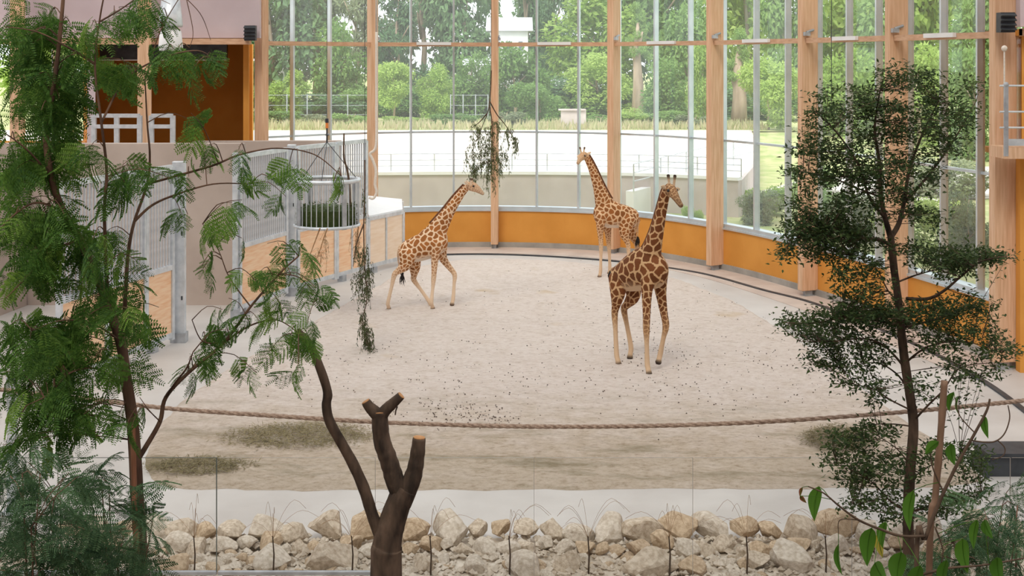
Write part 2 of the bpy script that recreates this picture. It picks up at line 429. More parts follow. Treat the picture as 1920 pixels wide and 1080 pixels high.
# windows: one per bay, three panes wide and three high
BAYS = ['next to the pale upper wall', 'between the hanging rope and the hanging branch', 'above the rear giraffe',
        'above the front giraffe', 'left of the layered tree crown', 'behind the layered tree crown', 'nearest the railing at far right']
ZS = [1.24, 3.50, 6.17, ROOF_Z-.1]
RAILZ = 6.16
for i in range(7):
    c = fac_pt(i, .5)
    wn = struct(empty('window_%d' % (i+1), (c.x, c.y, 1.2)))
    wn['label'] = 'tall glazed window bay ' + BAYS[i]
    ps = [fac_off(i, t/3, .36) for t in range(4)]
    for a in range(3):
        p, q = ps[a], ps[a+1]
        for zz in range(3):
            m = MB(); z0, z1 = ZS[zz]+.025, ZS[zz+1]-.025
            d = (q-p).normalized()
            m.bar((p.x+d.x*.025, p.y+d.y*.025, (z0+z1)/2), (q.x-d.x*.025, q.y-d.y*.025, (z0+z1)/2), .012, z1-z0)
            # single sheet keeps the pane cheap to trace
            A = Vector((p.x, p.y, 0)); B = Vector((q.x, q.y, 0))
            m = MB(); m.add([(A.x,A.y,z0),(B.x,B.y,z0),(B.x,B.y,z1),(A.x,A.y,z1)], [(0,1,2,3)])
            m.build('pane', M_GLASS, wn)
        m = MB(); m.bar((p.x,p.y,ZS[1]), (q.x,q.y,ZS[1]), .10, .055); m.build('transom', M_ALU, wn)
        m = MB(); m.bar((p.x,p.y,ZS[2]), (q.x,q.y,ZS[2]), .10, .055); m.build('transom', M_ALU, wn)
        m = MB(); m.bar((p.x,p.y,ZS[3]+.02), (q.x,q.y,ZS[3]+.02), .10, .10); m.build('head_frame', M_ALU, wn)
    for a in range(3):
        p = ps[a]; g = fac_tan(i, a/3); rz = math.atan2(g.y, g.x); n = Vector((-g.y, g.x)); pc = p-n*.04
        m = MB(); m.box((pc.x, pc.y, (ZS[0]+ZS[3])/2), (.055, .17, ZS[3]-ZS[0]), rz)
        m.build('mullion', M_ALU, wn)
    # timber rail at eye level, joined between the posts, with its pale strip light
    pr = [fac_off(i, .031+.938*t/6, -.06) for t in range(7)]
    m = MB(); strip(m, pr, -.07, .07, RAILZ-.06, RAILZ+.06)
    o = m.build('timber_rail', M_BEAM, None, base=True)
    tag(o, 'horizontal timber rail across the windows ' + BAYS[i], 'rail', 'timber rails across the windows')
    if i >= 1:
        m = MB(); strip(m, [fac_off(i, .36+.28*t/4, -.176) for t in range(5)], -.04, .04, RAILZ-.02, RAILZ+.07)
        t_ = m.build('strip_light', M_WHITE, None, base=True)
        tag(t_, 'pale strip light on the timber rail ' + BAYS[i], 'strip light', 'strip lights along the timber rail')

# ---- unseen roof, added with tinted panes to set the light in the hall
ce = struct(empty('ceiling', (0, 20, ROOF_Z)), 'unseen timber roof with panes tinted to set the hall light')
for j in range(16):
    y = -3.75+j*2.85
    m = MB(); m.box((0, y, ROOF_Z+.25), (40, .22, .5)); m.build('roof_beam', M_POST, ce)
for j in range(15):
    y0 = -3.75+j*2.85
    m = MB(); m.add([(-20,y0,ROOF_Z+.52),(20,y0,ROOF_Z+.52),(20,y0+2.85,ROOF_Z+.52),(-20,y0+2.85,ROOF_Z+.52)], [(0,1,2,3)]); m.build('roof_filter_pane', M_ROOFDIM, ce)
m = MB(); m.box((0, -4.0, ROOF_Z/2), (40, .2, ROOF_Z)); struct(m.build('wall_front', M_MAUVE), 'unseen wall behind the visitors, added to limit light')  # this and both side walls are unseen, added to limit stray light
m = MB(); m.box((20, 12, ROOF_Z/2), (.2, 32, ROOF_Z)); struct(m.build('wall_right', M_MAUVE), 'unseen pale side wall on the right, added to limit light')
m = MB(); m.box((-20, 12, ROOF_Z/2), (.2, 32, ROOF_Z)); struct(m.build('wall_left', M_MAUVE), 'unseen pale side wall on the left, added to limit light')

# ---- left: pale upper wall, timber posts, deep orange recess
YL = 35.2
lw = struct(empty('wall_left_upper', (-10.5, YL, 0)), 'pale mauve upper wall over the orange recess')
m = MB(); m.box((-13.48, YL+.2, 7.85), (13.05, .2, 3.1)); m.build('upper_panel', M_MAUVE, lw)
m = MB(); m.box((-13.6, YL, 6.2), (12.8, .34, .16)); m.build('ledge_beam', M_BEAM, lw)
al = struct(empty('wall_recess', (-10, 38, 0)), 'dark orange recess behind the stalls')
m = MB(); m.box((-11.0, 41.0, 3.1), (5.4, .2, 6.2)); m.build('back_panel', M_ORANGE, al)
m = MB(); m.bar((-7.5, 36.1, 3.1), (-8.5, 41.0, 3.1), .16, 6.2); m.build('side_panel', M_ORANGE, al)
m = MB(); m.bar((-11.75, 35.6, 3.1), (-13.4, 41.0, 3.1), .16, 6.2); m.build('side_panel', M_ORANGE, al)
m = MB(); m.bar((-11.62, 35.35, 3.1), (-11.7, 35.6, 3.1), .22, 6.2); m.build('end_strip', M_MAUVE, al)
m = MB(); m.add([(x,y,z) for z in (6.2,6.32) for x,y in ((-7.3,35.4),(-8.4,41.1),(-13.6,41.1),(-11.9,35.4))], [(3,2,1,0),(4,5,6,7),(0,1,5,4),(1,2,6,5),(2,3,7,6),(3,0,4,7)]); m.build('recess_ceiling', M_ORANGE, al)
m = MB(); m.box((-9.9, 36.4, 5.95), (3.6, .16, .5)); m.build('recess_lintel', M_DARKST, al)
m = MB(); m.box((-9.9, 36.3, 5.69), (3.6, .1, .03)); m.build('lintel_edge', M_WHITE, al)
m = MB(); m.box((-15.6, 39.4, 1.6), (5.0, .2, 3.2)); m.build('low_panel', M_ORANGE, al)
for (px, lab) in ((271, 'timber post standing in front of the dark orange recess'), (33, 'timber post at the far left behind the feathery tree')):
    p = at(px, 112, 34.6)
    t = thing('timber_post', (p.x, p.y, 0), lab, 'post', 'timber posts on the stall side')
    m = MB(); m.box((p.x, p.y, (ROOF_Z+.14)/2), (.36, .3, ROOF_Z-.14), .25); m.build('column', M_POST, t)
    m = MB(); m.box((p.x, p.y, .07), (.26, .2, .14), .25); m.build('post_shoe', M_DARKST, t)
p = at(136, 112, 36.5)
wn = struct(empty('window_8', (p.x, 36.5, 1.5)), 'narrow bright window left of the orange recess')
for dx in (-.55, .0):
    m = MB(); m.add([(p.x+dx,36.5,1.6),(p.x+dx+.53,36.5,1.6),(p.x+dx+.53,36.5,6.0),(p.x+dx,36.5,6.0)], [(0,1,2,3)]); m.build('pane', M_GLASS, wn)
for dx in (-.56, 0, .55):
    m = MB(); m.box((p.x+dx, 36.5, 3.8), (.05, .1, 4.4)); m.build('mullion', M_ALU, wn)
# ---- right: recess with the railing, upper wall
rw = struct(empty('wall_right_upper', (11, 24, 0)), 'mauve upper wall and orange recess on the right')
m = MB(); m.box((13.1, 23.4, 7.85), (7.7, .2, 3.1)); m.build('upper_panel', M_MAUVE, rw)
m = MB(); m.box((13.1, 23.2, 6.2), (7.7, .3, .14)); m.build('ledge_beam', M_BEAM, rw)
m = MB(); m.box((13.4, 25.4, 5.1), (7.4, .2, 2.4)); m.build('recess_panel', M_ORANGE, rw)
m = MB(); m.bar((9.33, 23.35, 5.1), (10.1, 25.3, 5.1), .06, 2.2); m.build('recess_side', M_ORANGE, rw)
m = MB(); m.box((13.1, 23.4, 2.0), (7.7, .2, 4.0)); m.build('lower_panel', M_ORANGE, rw)
m = MB(); m.box((13.1, 24.3, 6.2), (7.7, 2.2, .12)); m.build('recess_ceiling', M_ORANGE, rw)
m = MB(); m.box((13.1, 24.3, 3.95), (7.7, 2.0, .1)); m.build('recess_floor', M_ORANGE, rw)
p = at(1913, 112, 24.4)
m = MB(); m.box((p.x, 24.4, 5.1), (.12, .14, 2.2)); m.build('recess_stud', M_POST, rw)
bal = thing('balcony', (10.9, 22.9, 3.9), 'timber balcony edge with steel railing at the far right', 'balcony')
m = MB(); m.box((10.75, 22.95, 4.05), (4.1, .7, .2)); m.build('deck_beam', M_POST, bal)
m = MB(); m.box((10.75, 22.62, 4.24), (4.1, .03, .12)); m.build('kick_plate', M_GALV, bal)
for z in (4.50, 4.78, 5.24):
    m = MB(); m.tube([(8.62, 22.62, z), (12.8, 22.62, z)], .018, 8); m.build('handrail', M_GALV, bal)
for x in (8.73, 10.2, 11.7):
    m = MB(); m.box((x, 22.62, 4.62), (.07, .05, 1.25)); m.ball((x, 22.62, 5.26), .05); m.build('baluster', M_GALVD, bal)
m = MB(); m.tube([(8.70,22.62,5.25),(8.70,22.62,5.88)], .015, 8); m.ball((8.70,22.62,5.9), .055); m.build('antenna_rod', M_PALEROPE, bal)
def louvre(px, py, Y, label, s):
    p = at(px, py, Y)
    t = thing('louvred_unit', (p.x, p.y, p.z-.3*s), label, 'vent box', 'dark louvred boxes')
    m = MB(); m.box((p.x, p.y+.06, p.z), (.26*s, .22, .36*s)); m.build('housing', M_DARKST, t)
    for k in range(4):
        m = MB(); m.box((p.x, p.y-.07, p.z-.12*s+k*.085*s), (.28*s, .08, .02), M=Matrix.Rotation(.5, 3, 'X')); m.build('slat', M_DARKST, t)
louvre(469, 62, 34.98, 'small dark louvred box on the pale wall by the left window post', 1.15)
louvre(1888, 42, 23.12, 'small dark louvred box beside the far right timber post', 1.0)

# ---- concrete partition walls of the stalls
def cwall(name, a, b, h, th=.3, mat=M_CONCWALL, label=None):
    m = MB(); m.bar((a[0],a[1],h/2), (b[0],b[1],h/2), th, h); o = m.build(name, mat); return struct(o, label)
cwall('wall_stall_1', (-14.5, 29.9), (-6.25, 29.9), 3.75, .35, label='pinkish concrete wall behind the stall opening')
cwall('wall_stall_2', (-8.6, 34.6), (-4.65, 34.85), 3.5, .4, label='thick pinkish concrete wall below the first window')
cwall('wall_stall_3', (-12.5, 20.5), (-11.4, 29.7), 3.2, .3, label='concrete wall at the back of the near stalls')

# ------------------------------------------------------------------ stall gates
def gate(p0, p1, label, top=3.55, mid=1.55, low=.2, bars=True, wood=M_PLY, stiles=1, wide=False, panels=1):
    p0 = Vector((p0.x, p0.y, 0)); p1 = Vector((p1.x, p1.y, 0)); d = p1-p0; L = d.length; d.normalize()
    rz = math.atan2(d.y, d.x); c = (p0+p1)/2
    t = thing('stall_gate', (c.x, c.y, 0), label, 'gate', 'steel stall gates')
    T = top if bars else mid
    for q in (p0, p1):
        m = MB(); m.box((q.x, q.y, (low-.1+T)/2), (.09, .09, T-low+.1), rz); m.build('stile', M_GALV, t)
    for k, z in (('top_rail', T), ('middle_rail', mid), ('bottom_rail', low)):
        if k == 'top_rail' and not bars: continue
        m = MB(); m.bar((p0.x,p0.y,z), (p1.x,p1.y,z), .08, .10); m.build(k, M_GALV, t)
    for k in range(panels):
        a = p0+d*(L*k/panels+.05); b = p0+d*(L*(k+1)/panels-.05)
        m = MB(); m.bar((a.x,a.y,(low+mid)/2), (b.x,b.y,(low+mid)/2), .035, mid-low-.1); m.build('wood_panel', wood, t)
        if k:
            q = p0+d*(L*k/panels); m = MB(); m.box((q.x, q.y, (low+mid)/2), (.06, .07, mid-low), rz); m.build('stile', M_GALV, t)
    q = p0+d*.25; m = MB(); m.box((q.x, q.y, low/2-.02), (.18, .16, low-.04), rz); m.build('foot', M_GALVD, t)
    if bars:
        nb = max(3, int(L/.105)); src = None
        for k in range(1, nb):
            q = p0+d*(L*k/nb)
            if src is None:
                m = MB(); m.tube([(0,0,mid),(0,0,T)], .022, 8); me = bpy.data.meshes.new('bar'); me.from_pydata(m.v, [], m.f); me.materials.append(M_GALV); src = me
            inst(src, 'bar', t, Matrix.Translation((q.x-c.x, q.y-c.y, 0)))
    return t
def gpost(p, label, wdt=.24, h=3.65, rz=0):
    t = thing('gate_post', (p.x, p.y, 0), label, 'post', 'wide steel gate posts')
    m = MB(); m.box((p.x, p.y, h/2), (wdt, .16, h), rz); o = m.build('box_section', M_GALV, t)
    bv = o.modifiers.new('bevel', 'BEVEL'); bv.width = .012; bv.segments = 2
    m = MB(); m.box((p.x, p.y, .1), (wdt+.06, .24, .2), rz); m.build('foot', M_GALVD, t)
    for z in (.9, 2.2):
        m = MB(); m.box((p.x+wdt*.3, p.y-.085, z), (.03, .02, .08), rz); m.build('latch_slot', M_DARKST, t)
gate(gnd(111,735), gnd(197,698), 'nearest stall gate with barred top and wood panel, left behind the feathery tree')
gate(gnd(200,697), gnd(270,667), 'second stall gate from the left with wood panel, behind the feathery tree trunk')
gate(gnd(273,666), gnd(322,646), 'narrow stall gate left of the wide white steel post')
gpost(gnd(336,641), 'wide pale steel post left of the opening in the stalls', .25)
gate(gnd(449,593), gnd(536,558), 'stall gate with long vertical bars right of the stall opening')
gpost(gnd(441,596), 'slim grey steel post right of the opening in the stalls', .10)
gpost(gnd(547,554), 'pale steel post left of the round hanging feeder', .2)
gate(gnd(558,551), gnd(627,531), 'stall gate directly behind the round hanging feeder')
gate(gnd(631,530), gnd(686,514.5), 'stall gate right behind the dangling brown branches', panels=2)
gate(gnd(690,513.5), gnd(755,496), 'low pale wood fence panel joining the orange wall', bars=False, mid=1.46, wood=M_PLYP, panels=2)
a = gnd(692,513); b = gnd(755,496)
m = MB(); m.add([(a.x,a.y,1.5),(b.x,b.y,1.5),(b.x-.15,b.y+1.5,1.62),(a.x-.42,a.y+2.2,1.82),(a.x,a.y,1.54),(b.x,b.y,1.54),(b.x-.15,b.y+1.5,1.66),(a.x-.42,a.y+2.2,1.86)],
             [(3,2,1,0),(4,5,6,7),(0,1,5,4),(1,2,6,5),(2,3,7,6),(3,0,4,7)])
m.box((b.x-.15, b.y+1.45, .8), (.1,.1,1.6)); m.box((a.x-.36, a.y+2.1, .9), (.1,.1,1.8))
o = m.build('cover_sheet', M_WHITE, None, base=True); tag(o, 'white sloping cover sheet behind the low pale fence panel', 'cover')
# taller galvanised frames in the depth of the stalls
for (xa, xb, lab) in ((176, 262, 'tall galvanised frame left of the recess post'), (284, 324, 'galvanised frame right of the recess post')):
    A = at(xa, 0, 33.2); B = at(xb, 0, 33.2); zt = 4.25
    t = thing('steel_gantry', ((A.x+B.x)/2, 33.2, 0), lab, 'gantry', 'galvanised frames behind the stalls')
    for z, n in ((zt, 'top_rail'), (zt-.28, 'middle_rail')):
        m = MB(); m.box(((A.x+B.x)/2, 33.2, z), (B.x-A.x, .12, .1)); m.build(n, M_GALV, t)
    nn = 3 if xb-xa > 60 else 2
    for k in range(nn):
        x = A.x+(B.x-A.x)*k/(nn-1); m = MB(); m.box((x, 33.2, zt/2), (.12, .1, zt)); m.build('upright', M_GALV, t)
# hanging lamp box near the recess post
p = at(320, 62, 32)
t = thing('hanging_lamp', (p.x, p.y, p.z-.5), 'pale box lamp hanging high beside the recess post', 'lamp')
m = MB(); m.lathe((p.x,p.y,p.z-.45), [(.27,0),(.30,.1),(.26,.5),(.1,.62)], 20); m.build('lamp_housing', M_WHITE, t, smooth=True)
m = MB(); m.lathe((p.x,p.y,p.z+.15), [(.28,0),(.30,.05),(.22,.75)], 20); m.build('lamp_reflector', M_GALV, t, smooth=True)
m = MB(); m.tube([(p.x,p.y,p.z+.8),(p.x,p.y,ROOF_Z)], .02, 6); m.build('suspension_rod', M_DARKST, t)

# ------------------------------------------------------------------ hanging round feeder
p = at(613, 425, 28.0); R0 = .70; H0 = 1.02
t = thing('hay_feeder', (p.x, p.y, p.z), 'round hanging steel feeder basket with vertical bars in front of the stalls', 'feeder')
m = MB(); m.ring((p.x,p.y,p.z+H0), R0, .045, 48, 8); m.build('top_ring', M_GALV, t, smooth=True)
m = MB(); m.ring((p.x,p.y,p.z+.04), R0, .035, 48, 8); m.build('bottom_ring', M_GALV, t, smooth=True)
m = MB(); m.lathe((p.x,p.y,p.z), [(R0-.02,0),(R0-.02,.03)], 40); m.build('floor_plate', M_GALVD, t)
m = MB(); m.tube([(0,0,.04),(0,0,H0)], .010, 6); me = bpy.data.meshes.new('bar'); me.from_pydata(m.v, [], m.f); me.materials.append(M_GALV)
for k in range(36):
    a = 2*PI*k/36
    if k % 9 == 4: continue
    inst(me, 'bar', t, Matrix.Translation((R0*math.cos(a), R0*math.sin(a), 0)))
for k in range(4):
    a = 2*PI*(k*9+4)/36
    m = MB(); m.box((p.x+R0*math.cos(a), p.y+R0*math.sin(a), p.z+H0/2), (.03, .11, H0), a); m.build('flat_bar', M_GALVD, t)
hk = Vector((p.x, p.y, HC-(236-YH)*28/F))
for k in range(3):
    a = 2*PI*k/3+.5
    m = MB(); m.tube([(p.x+R0*math.cos(a), p.y+R0*math.sin(a), p.z+H0), hk-Vector((0,0,.35))], .008, 5); m.build('chain', M_DARKST, t)
m = MB(); m.ring(hk-Vector((0,0,.2)), .03, .012, 12, 5); m.tube([hk-Vector((0,0,.36)), hk-Vector((0,0,.05))], .02, 6); m.build('shackle', M_DARKST, t)
m = MB(); m.tube([hk-Vector((0,0,.05)), hk+Vector((0,0,.07))], [.035,.03], 8); m.build('hook', M_HOOK, t)
m = MB(); m.tube([hk+Vector((0,0,.07)), hk+Vector((0,0,.16))], [.04,.035], 8); m.tube([hk+Vector((0,0,.16)), (hk.x, hk.y, ROOF_Z)], .006, 5); m.build('cable', M_DARKST, t)
m = MB()
m.lathe((p.x,p.y,p.z+.05), [(R0-.09,0),(R0-.08,.34),(.3,.42),(.01,.44)], 24)
for _ in range(3800):
    a = random.uniform(0, 2*PI); r = (R0-.06)*math.sqrt(random.uniform(.35, 1)); z = random.uniform(.04, .52-.12*random.random())
    q = Vector((p.x+r*math.cos(a), p.y+r*math.sin(a), p.z+z))
    d = Vector((random.gauss(0,1), random.gauss(0,1), random.gauss(0,.7)))
    m.leaf(q, d, (random.gauss(0,1), random.gauss(0,1), random.gauss(0,1)), random.uniform(.05,.10), .02)
o = m.build('hay', M_HAY, None, base=True); tag(o, 'dark green leafy fodder filling the hanging feeder basket', 'fodder', kind='stuff')

# ------------------------------------------------------------------ outside
def poly(mb, pts, z):
    return mb.add([(x, y, z) for x, y in pts], [tuple(range(len(pts)))])
ol = [fac_off(i, t, .55) for i, t in allp]
ZG = .35
m = MB()
pts = [(p.x, p.y) for p in ol]
vs = []; fs = []
for k, (x, y) in enumerate(pts):
    a = -1.0+2.0*k/(len(pts)-1)
    vs += [(x, y, ZG), (x+a*200 if abs(a) > .4 else x*2.2, y+(130 if abs(a) < .9 else 60), ZG)]
for k in range(len(pts)-1):
    fs.append((2*k, 2*k+2, 2*k+3, 2*k+1))
m.add(vs, fs)
m.add([(-300,34,ZG-.05),(-9,36.5,ZG-.05),(-60,160,ZG-.05),(-300,160,ZG-.05),(9.9,16,ZG-.05),(300,16,ZG-.05),(300,160,ZG-.05),(60,160,ZG-.05)], [(0,1,2,3),(4,5,6,7)])
m.add([(-400,120,ZG-.1),(400,120,ZG-.1),(400,500,ZG-.1),(-400,500,ZG-.1)], [(0,1,2,3)])
struct(m.build('ground_outside', M_LAWN), 'grassy ground outside the windows')
# raised terrace of pale gravel behind a curved retaining wall
RET = [(-26,41.5),(-14,44.0),(-6,45.6),(0,46.0),(4.5,45.4),(7.8,43.6)]
rp = open_spline(RET, 40)
ZT = 1.58
m = MB(); far = [(26,76),(10,75),(-4,75),(-20,74.5),(-60,76),(-60,42)]
poly(m, [(p.x, p.y) for p in rp]+[(9.6,50.5),(11.5,60),(14,75)]+far[1:], ZT)
struct(m.build('terrace', M_PLAZA), 'bright pale gravel terrace outside the windows')
m = MB(); strip(m, [Vector(q) for q in ((7.8,43.6),(9.6,50.5),(11.5,60),(14,75))], -.02, .1, ZG-.1, ZT+.01); struct(m.build('terrace_edge', M_OUTCONC), 'concrete edge of the terrace')
rt = struct(empty('wall_outside', (0,46,0)), 'curved grey retaining wall outside the windows')
m = MB(); strip(m, rp, -.25, .05, ZG, ZT+.02); m.build('wall_body', M_OUTCONC, rt)
m = MB(); strip(m, rp, -.32, .10, ZT+.02, ZT+.13); m.build('coping', M_COPING, rt)
ral = thing('railing', (0, 46, ZT+.13), 'thin pale railing along the outdoor retaining wall', 'railing')
for z in (.2, .4, .62):
    m = MB(); m.tube([(p.x, p.y-.05, ZT+.13+z) for p in rp], .016, 5); m.build('rail', M_GALVD, ral)
for k in range(0, 41, 2):
    p = rp[k]; m = MB(); m.box((p.x, p.y-.05, ZT+.13+.31), (.04,.04,.62)); m.build('railing_post', M_GALV, ral)
# path and ramp on the right
m = MB(); poly(m, [(8.5,46),(14,47.5),(26,52),(40,54),(40,64),(24,64),(13,57),(9,50)], ZG+.03)
struct(m.build('path', M_PLAZA), 'pale path outside the right hand windows')
m = MB()
A = Vector((4.2,44.2,0)); B = Vector((9.6,50.5,0))
m.add([(A.x,A.y,ZG),(B.x,B.y,ZG),(B.x,B.y,1.75),(A.x,A.y,1.15),(A.x-.25,A.y+.2,ZG),(B.x-.25,B.y+.2,ZG),(B.x-.25,B.y+.2,1.75),(A.x-.25,A.y+.2,1.15)],
      [(0,1,2,3),(7,6,5,4),(3,2,6,7),(0,3,7,4),(1,5,6,2)])
rm = m.build('ramp_wall', M_COPING, None, base=True); tag(rm, 'pale sloping ramp wall outside behind the front giraffe\'s head', 'wall')
rr = thing('ramp_railing', (6.9,47.3,1.2), 'pale ramp railing rising beyond the front giraffe', 'railing')
for z in (.35,.65,.95):
    m = MB(); m.tube([(A.x,A.y,1.15+z),(B.x,B.y,1.75+z)], .02, 5); m.build('rail', M_GALV, rr)
for k in range(6):
    q = A.lerp(B, k/5); z0 = 1.15+.6*k/5; m = MB(); m.box((q.x,q.y,z0+.47), (.05,.05,.95)); m.build('railing_post', M_GALV, rr)
# low grey wall and fence in the planting
p = at(1075, 236, 77)
m = MB(); m.box((p.x, 77, ZT+.55), (1.5, .6, 1.2)); m.box((p.x-.1, 76.9, ZT+1.12), (1.6,.7,.08)); o = m.build('concrete_block', M_OUTCONC, None, base=True)
tag(o, 'low grey concrete block in the planting beyond the terrace', 'block')
for (xa, xb, lab) in ((500, 690, 'thin wire fence beyond the terrace seen through the first window bay'), (845, 915, 'short thin fence left of the hanging branch')):
    A = at(xa, 190, 82); B = at(xb, 190, 82)
    t = thing('wire_fence', ((A.x+B.x)/2, 82, ZT), lab, 'fence')
    for z in (.6, 1.2, 1.85):
        m = MB(); m.tube([(A.x,82,ZT+z),(B.x,82,ZT+z)], .02, 4); m.build('wire', M_GALVD, t)
    n = max(3, int((B.x-A.x)/1.2))
    for k in range(n+1):
        x = A.x+(B.x-A.x)*k/n; m = MB(); m.box((x, 82, ZT+.95), (.06,.06,1.9)); m.build('fence_post', M_GALVD, t)

# --- tall grass strip behind the terrace
m = MB()
for _ in range(5200):
    x = random.uniform(-19, 26); y = random.uniform(75.2, 79.5); h = random.uniform(.25, .7)
    d = Vector((random.gauss(0,.25), random.gauss(0,.25), 1))
    m.leaf((x, y, ZT-.05 if x < 15 else ZT-.5), d, (random.gauss(0,1), -1, 0), h, random.uniform(.06,.14))
tag(m.build('tall_grass', M_TALLGRASS, None, base=True), 'pale tall grass along the far edge of the terrace', 'grass', kind='stuff')
m = MB(); poly(m, [(-60,74),(30,74.5),(80,80),(80,150),(-60,150)], ZT-.04)
m.add([(14,75,ZT-.04),(30,74.4,ZT-.04),(80,80,ZT-.04),(90,68,ZG-.02),(30,64,ZG-.02),(12.6,66,ZG-.02)], [(0,5,4,1),(1,4,3,2)])
struct(m.build('bed_outside', M_LAWN), 'planted bed beyond the terrace')

# --- outdoor trees: crown meshes shared between trees, every tree its own thing
def crown_mesh(kind, seed, leaves=6500, blobs=16):
    r = random.Random(seed); m = MB()
    B = []
    if kind == 'round':
        for _ in range(blobs):
            a = r.uniform(0, 2*PI); h = r.uniform(.0, 1.0); rad = .48*math.sin(PI*(.15+.75*h))
            B.append((Vector((rad*math.cos(a)*r.uniform(.4,1), rad*math.sin(a)*r.uniform(.4,1), h*.95)), r.uniform(.16,.26)))
    elif kind == 'pine':
        for k in range(blobs+6):
            h = k/(blobs+5); a = r.uniform(0, 2*PI); rad = .40*(1-h*.8)+.05
            B.append((Vector((rad*math.cos(a)*r.uniform(.3,1), rad*math.sin(a)*r.uniform(.3,1), h)), r.uniform(.10,.18)))
    else:
        for _ in range(blobs):
            B.append((Vector((r.uniform(-.5,.5), r.uniform(-.35,.35), r.uniform(.05,.75))), r.uniform(.16,.25)))
    tot = sum(b[1]**2 for b in B)
    for c, rad in B:
        n = int(leaves*rad*rad/tot)
        sq = .45 if kind == 'pine' else .8
        for _ in range(n):
            d = Vector((r.gauss(0,1), r.gauss(0,1), r.gauss(0,1))).normalized()
            k = rad*r.uniform(.55, 1.08)
            q = c+Vector((d.x*k, d.y*k, d.z*k*sq))
            ld = (d*.6+Vector((r.gauss(0,.6), r.gauss(0,.6), r.gauss(0,.5)-.2)))
            L = r.uniform(.042,.078)*(1.0 if kind != 'pine' else .9)
            m.leaf(q, ld, d+Vector((0,0,.8)), L, L*(.6 if kind != 'pine' else .38))
    me = bpy.data.meshes.new('crown_'+kind); me.from_pydata(m.v, [], m.f); return me
CROWN = {}
def get_crown(kind, var, mi):
    key = (kind, var, mi)
    if key not in CROWN:
        me = crown_mesh(kind, var*17+hash(kind) % 5 if False else var*17+len(kind))
        me.materials.append(M_TREE[mi]); CROWN[key] = me
    return CROWN[key]
def otree(px, Y, ybase, ytop, wpx, kind, var, mi, label, cat='tree', trunk=None, zb=None, tm=None, cfrac=.12):
    z0 = ZT-.05 if zb is None else zb
    X = (px-960)/F*Y; ztop = HC-(ytop-YH)/F*Y; W = wpx/F*Y
    t = thing({'tree':'broadleaf_tree','shrub':'garden_shrub','pine':'pine_tree'}[cat if kind != 'pine' else 'pine'], (X, Y, z0), label, 'tree' if cat == 'tree' else 'shrub', 'trees and shrubs outside the windows')
    H = ztop-z0
    cb = z0+H*cfrac
    c = inst(get_crown(kind, var, mi), 'crown', t, Matrix.Translation((0,0,cb-z0)) @ Matrix.Rotation(var*1.3+px*.01, 4, 'Z') @ Matrix.Diagonal((W, W, ztop-cb, 1)))
    c['kind'] = 'stuff'
    r0 = trunk if trunk else max(.06, W*.03)
    mm = MB(); mm.tube([(X,Y,z0),(X+.03*W,Y,z0+H*.3),(X-.02*W,Y,z0+H*.6),(X+.02*W,Y,z0+H*.85)], [r0,r0*.8,r0*.55,r0*.2], 8); mm.build('trunk', tm or M_PALETRUNK, t, smooth=True)
    for k in range(3):
        a = k*2.1+px; zz = z0+H*(.35+.13*k)
        mm = MB(); mm.tube([(X,Y,zz),(X+math.cos(a)*W*.22,Y+math.sin(a)*W*.22,zz+H*.16)], [r0*.5,r0*.15], 6); mm.build('bough', tm or M_PALETRUNK, t, smooth=True)
T = otree
# back row (fills the view to above the frame)
T(505, 112, 240, -120, 190, 'round', 1, 2, 'dark tall tree seen at the left edge of the first window bay')
T(590, 118, 240, -150, 190, 'pine', 2, 3, 'grey green pine tree in the first window bay')
T(668, 110, 240, -110, 150, 'pine', 3, 3, 'tall pine tree left of the hanging rope post')
T(640, 98, 240, 40, 120, 'round', 4, 0, 'mid green tree low in the first window bay', cfrac=.05)
T(790, 116, 240, -160, 210, 'pine', 4, 3, 'large grey green pine above the light green saplings')
T(745, 108, 240, -40, 130, 'pine', 5, 2, 'dark conifer right of the hanging rope post')
T(870, 112, 240, -130, 150, 'round', 2, 2, 'dark tree left of the hanging branch post')
T(985, 122, 240, -170, 170, 'round', 3, 2, 'dark bluish green tree right of the hanging branch post')
T(1040, 116, 240, -120, 120, 'pine', 1, 2, 'dark conifer above the concrete block')
T(1105, 104, 240, -20, 190, 'round', 5, 1, 'big bright green tree left of the rear giraffe post', cfrac=.18)
T(1235, 110, 240, -130, 200, 'round', 1, 0, 'tall mid green tree right of the rear giraffe post')
T(1290, 100, 240, 20, 120, 'round', 6, 0, 'leafy tree behind the front giraffe window', cfrac=.05)
T(1400, 108, 240, -140, 190, 'round', 2, 1, 'bright tree in the bay right of the front giraffe')
T(1470, 100, 240, -70, 130, 'round', 3, 0, 'mid green tree left of the layered tree crown')
T(1580, 105, 240, -140, 210, 'round', 4, 1, 'bright yellowish tree just above the layered tree crown')
T(1690, 96, 240, -110, 190, 'round', 5, 0, 'green tree above the right half of the layered tree')
T(1800, 92, 240, -130, 210, 'round', 6, 1, 'bright tree in the last window bay beside the railing')
T(1880, 84, 240, -80, 170, 'round', 1, 0, 'tree at the right edge of the last window bay')
T(340, 112, 240, -60, 260, 'round', 2, 0, 'tree glimpsed through the narrow window at far left')
T(120, 100, 240, -40, 260, 'round', 3, 1, 'bright tree glimpsed past the far left post')
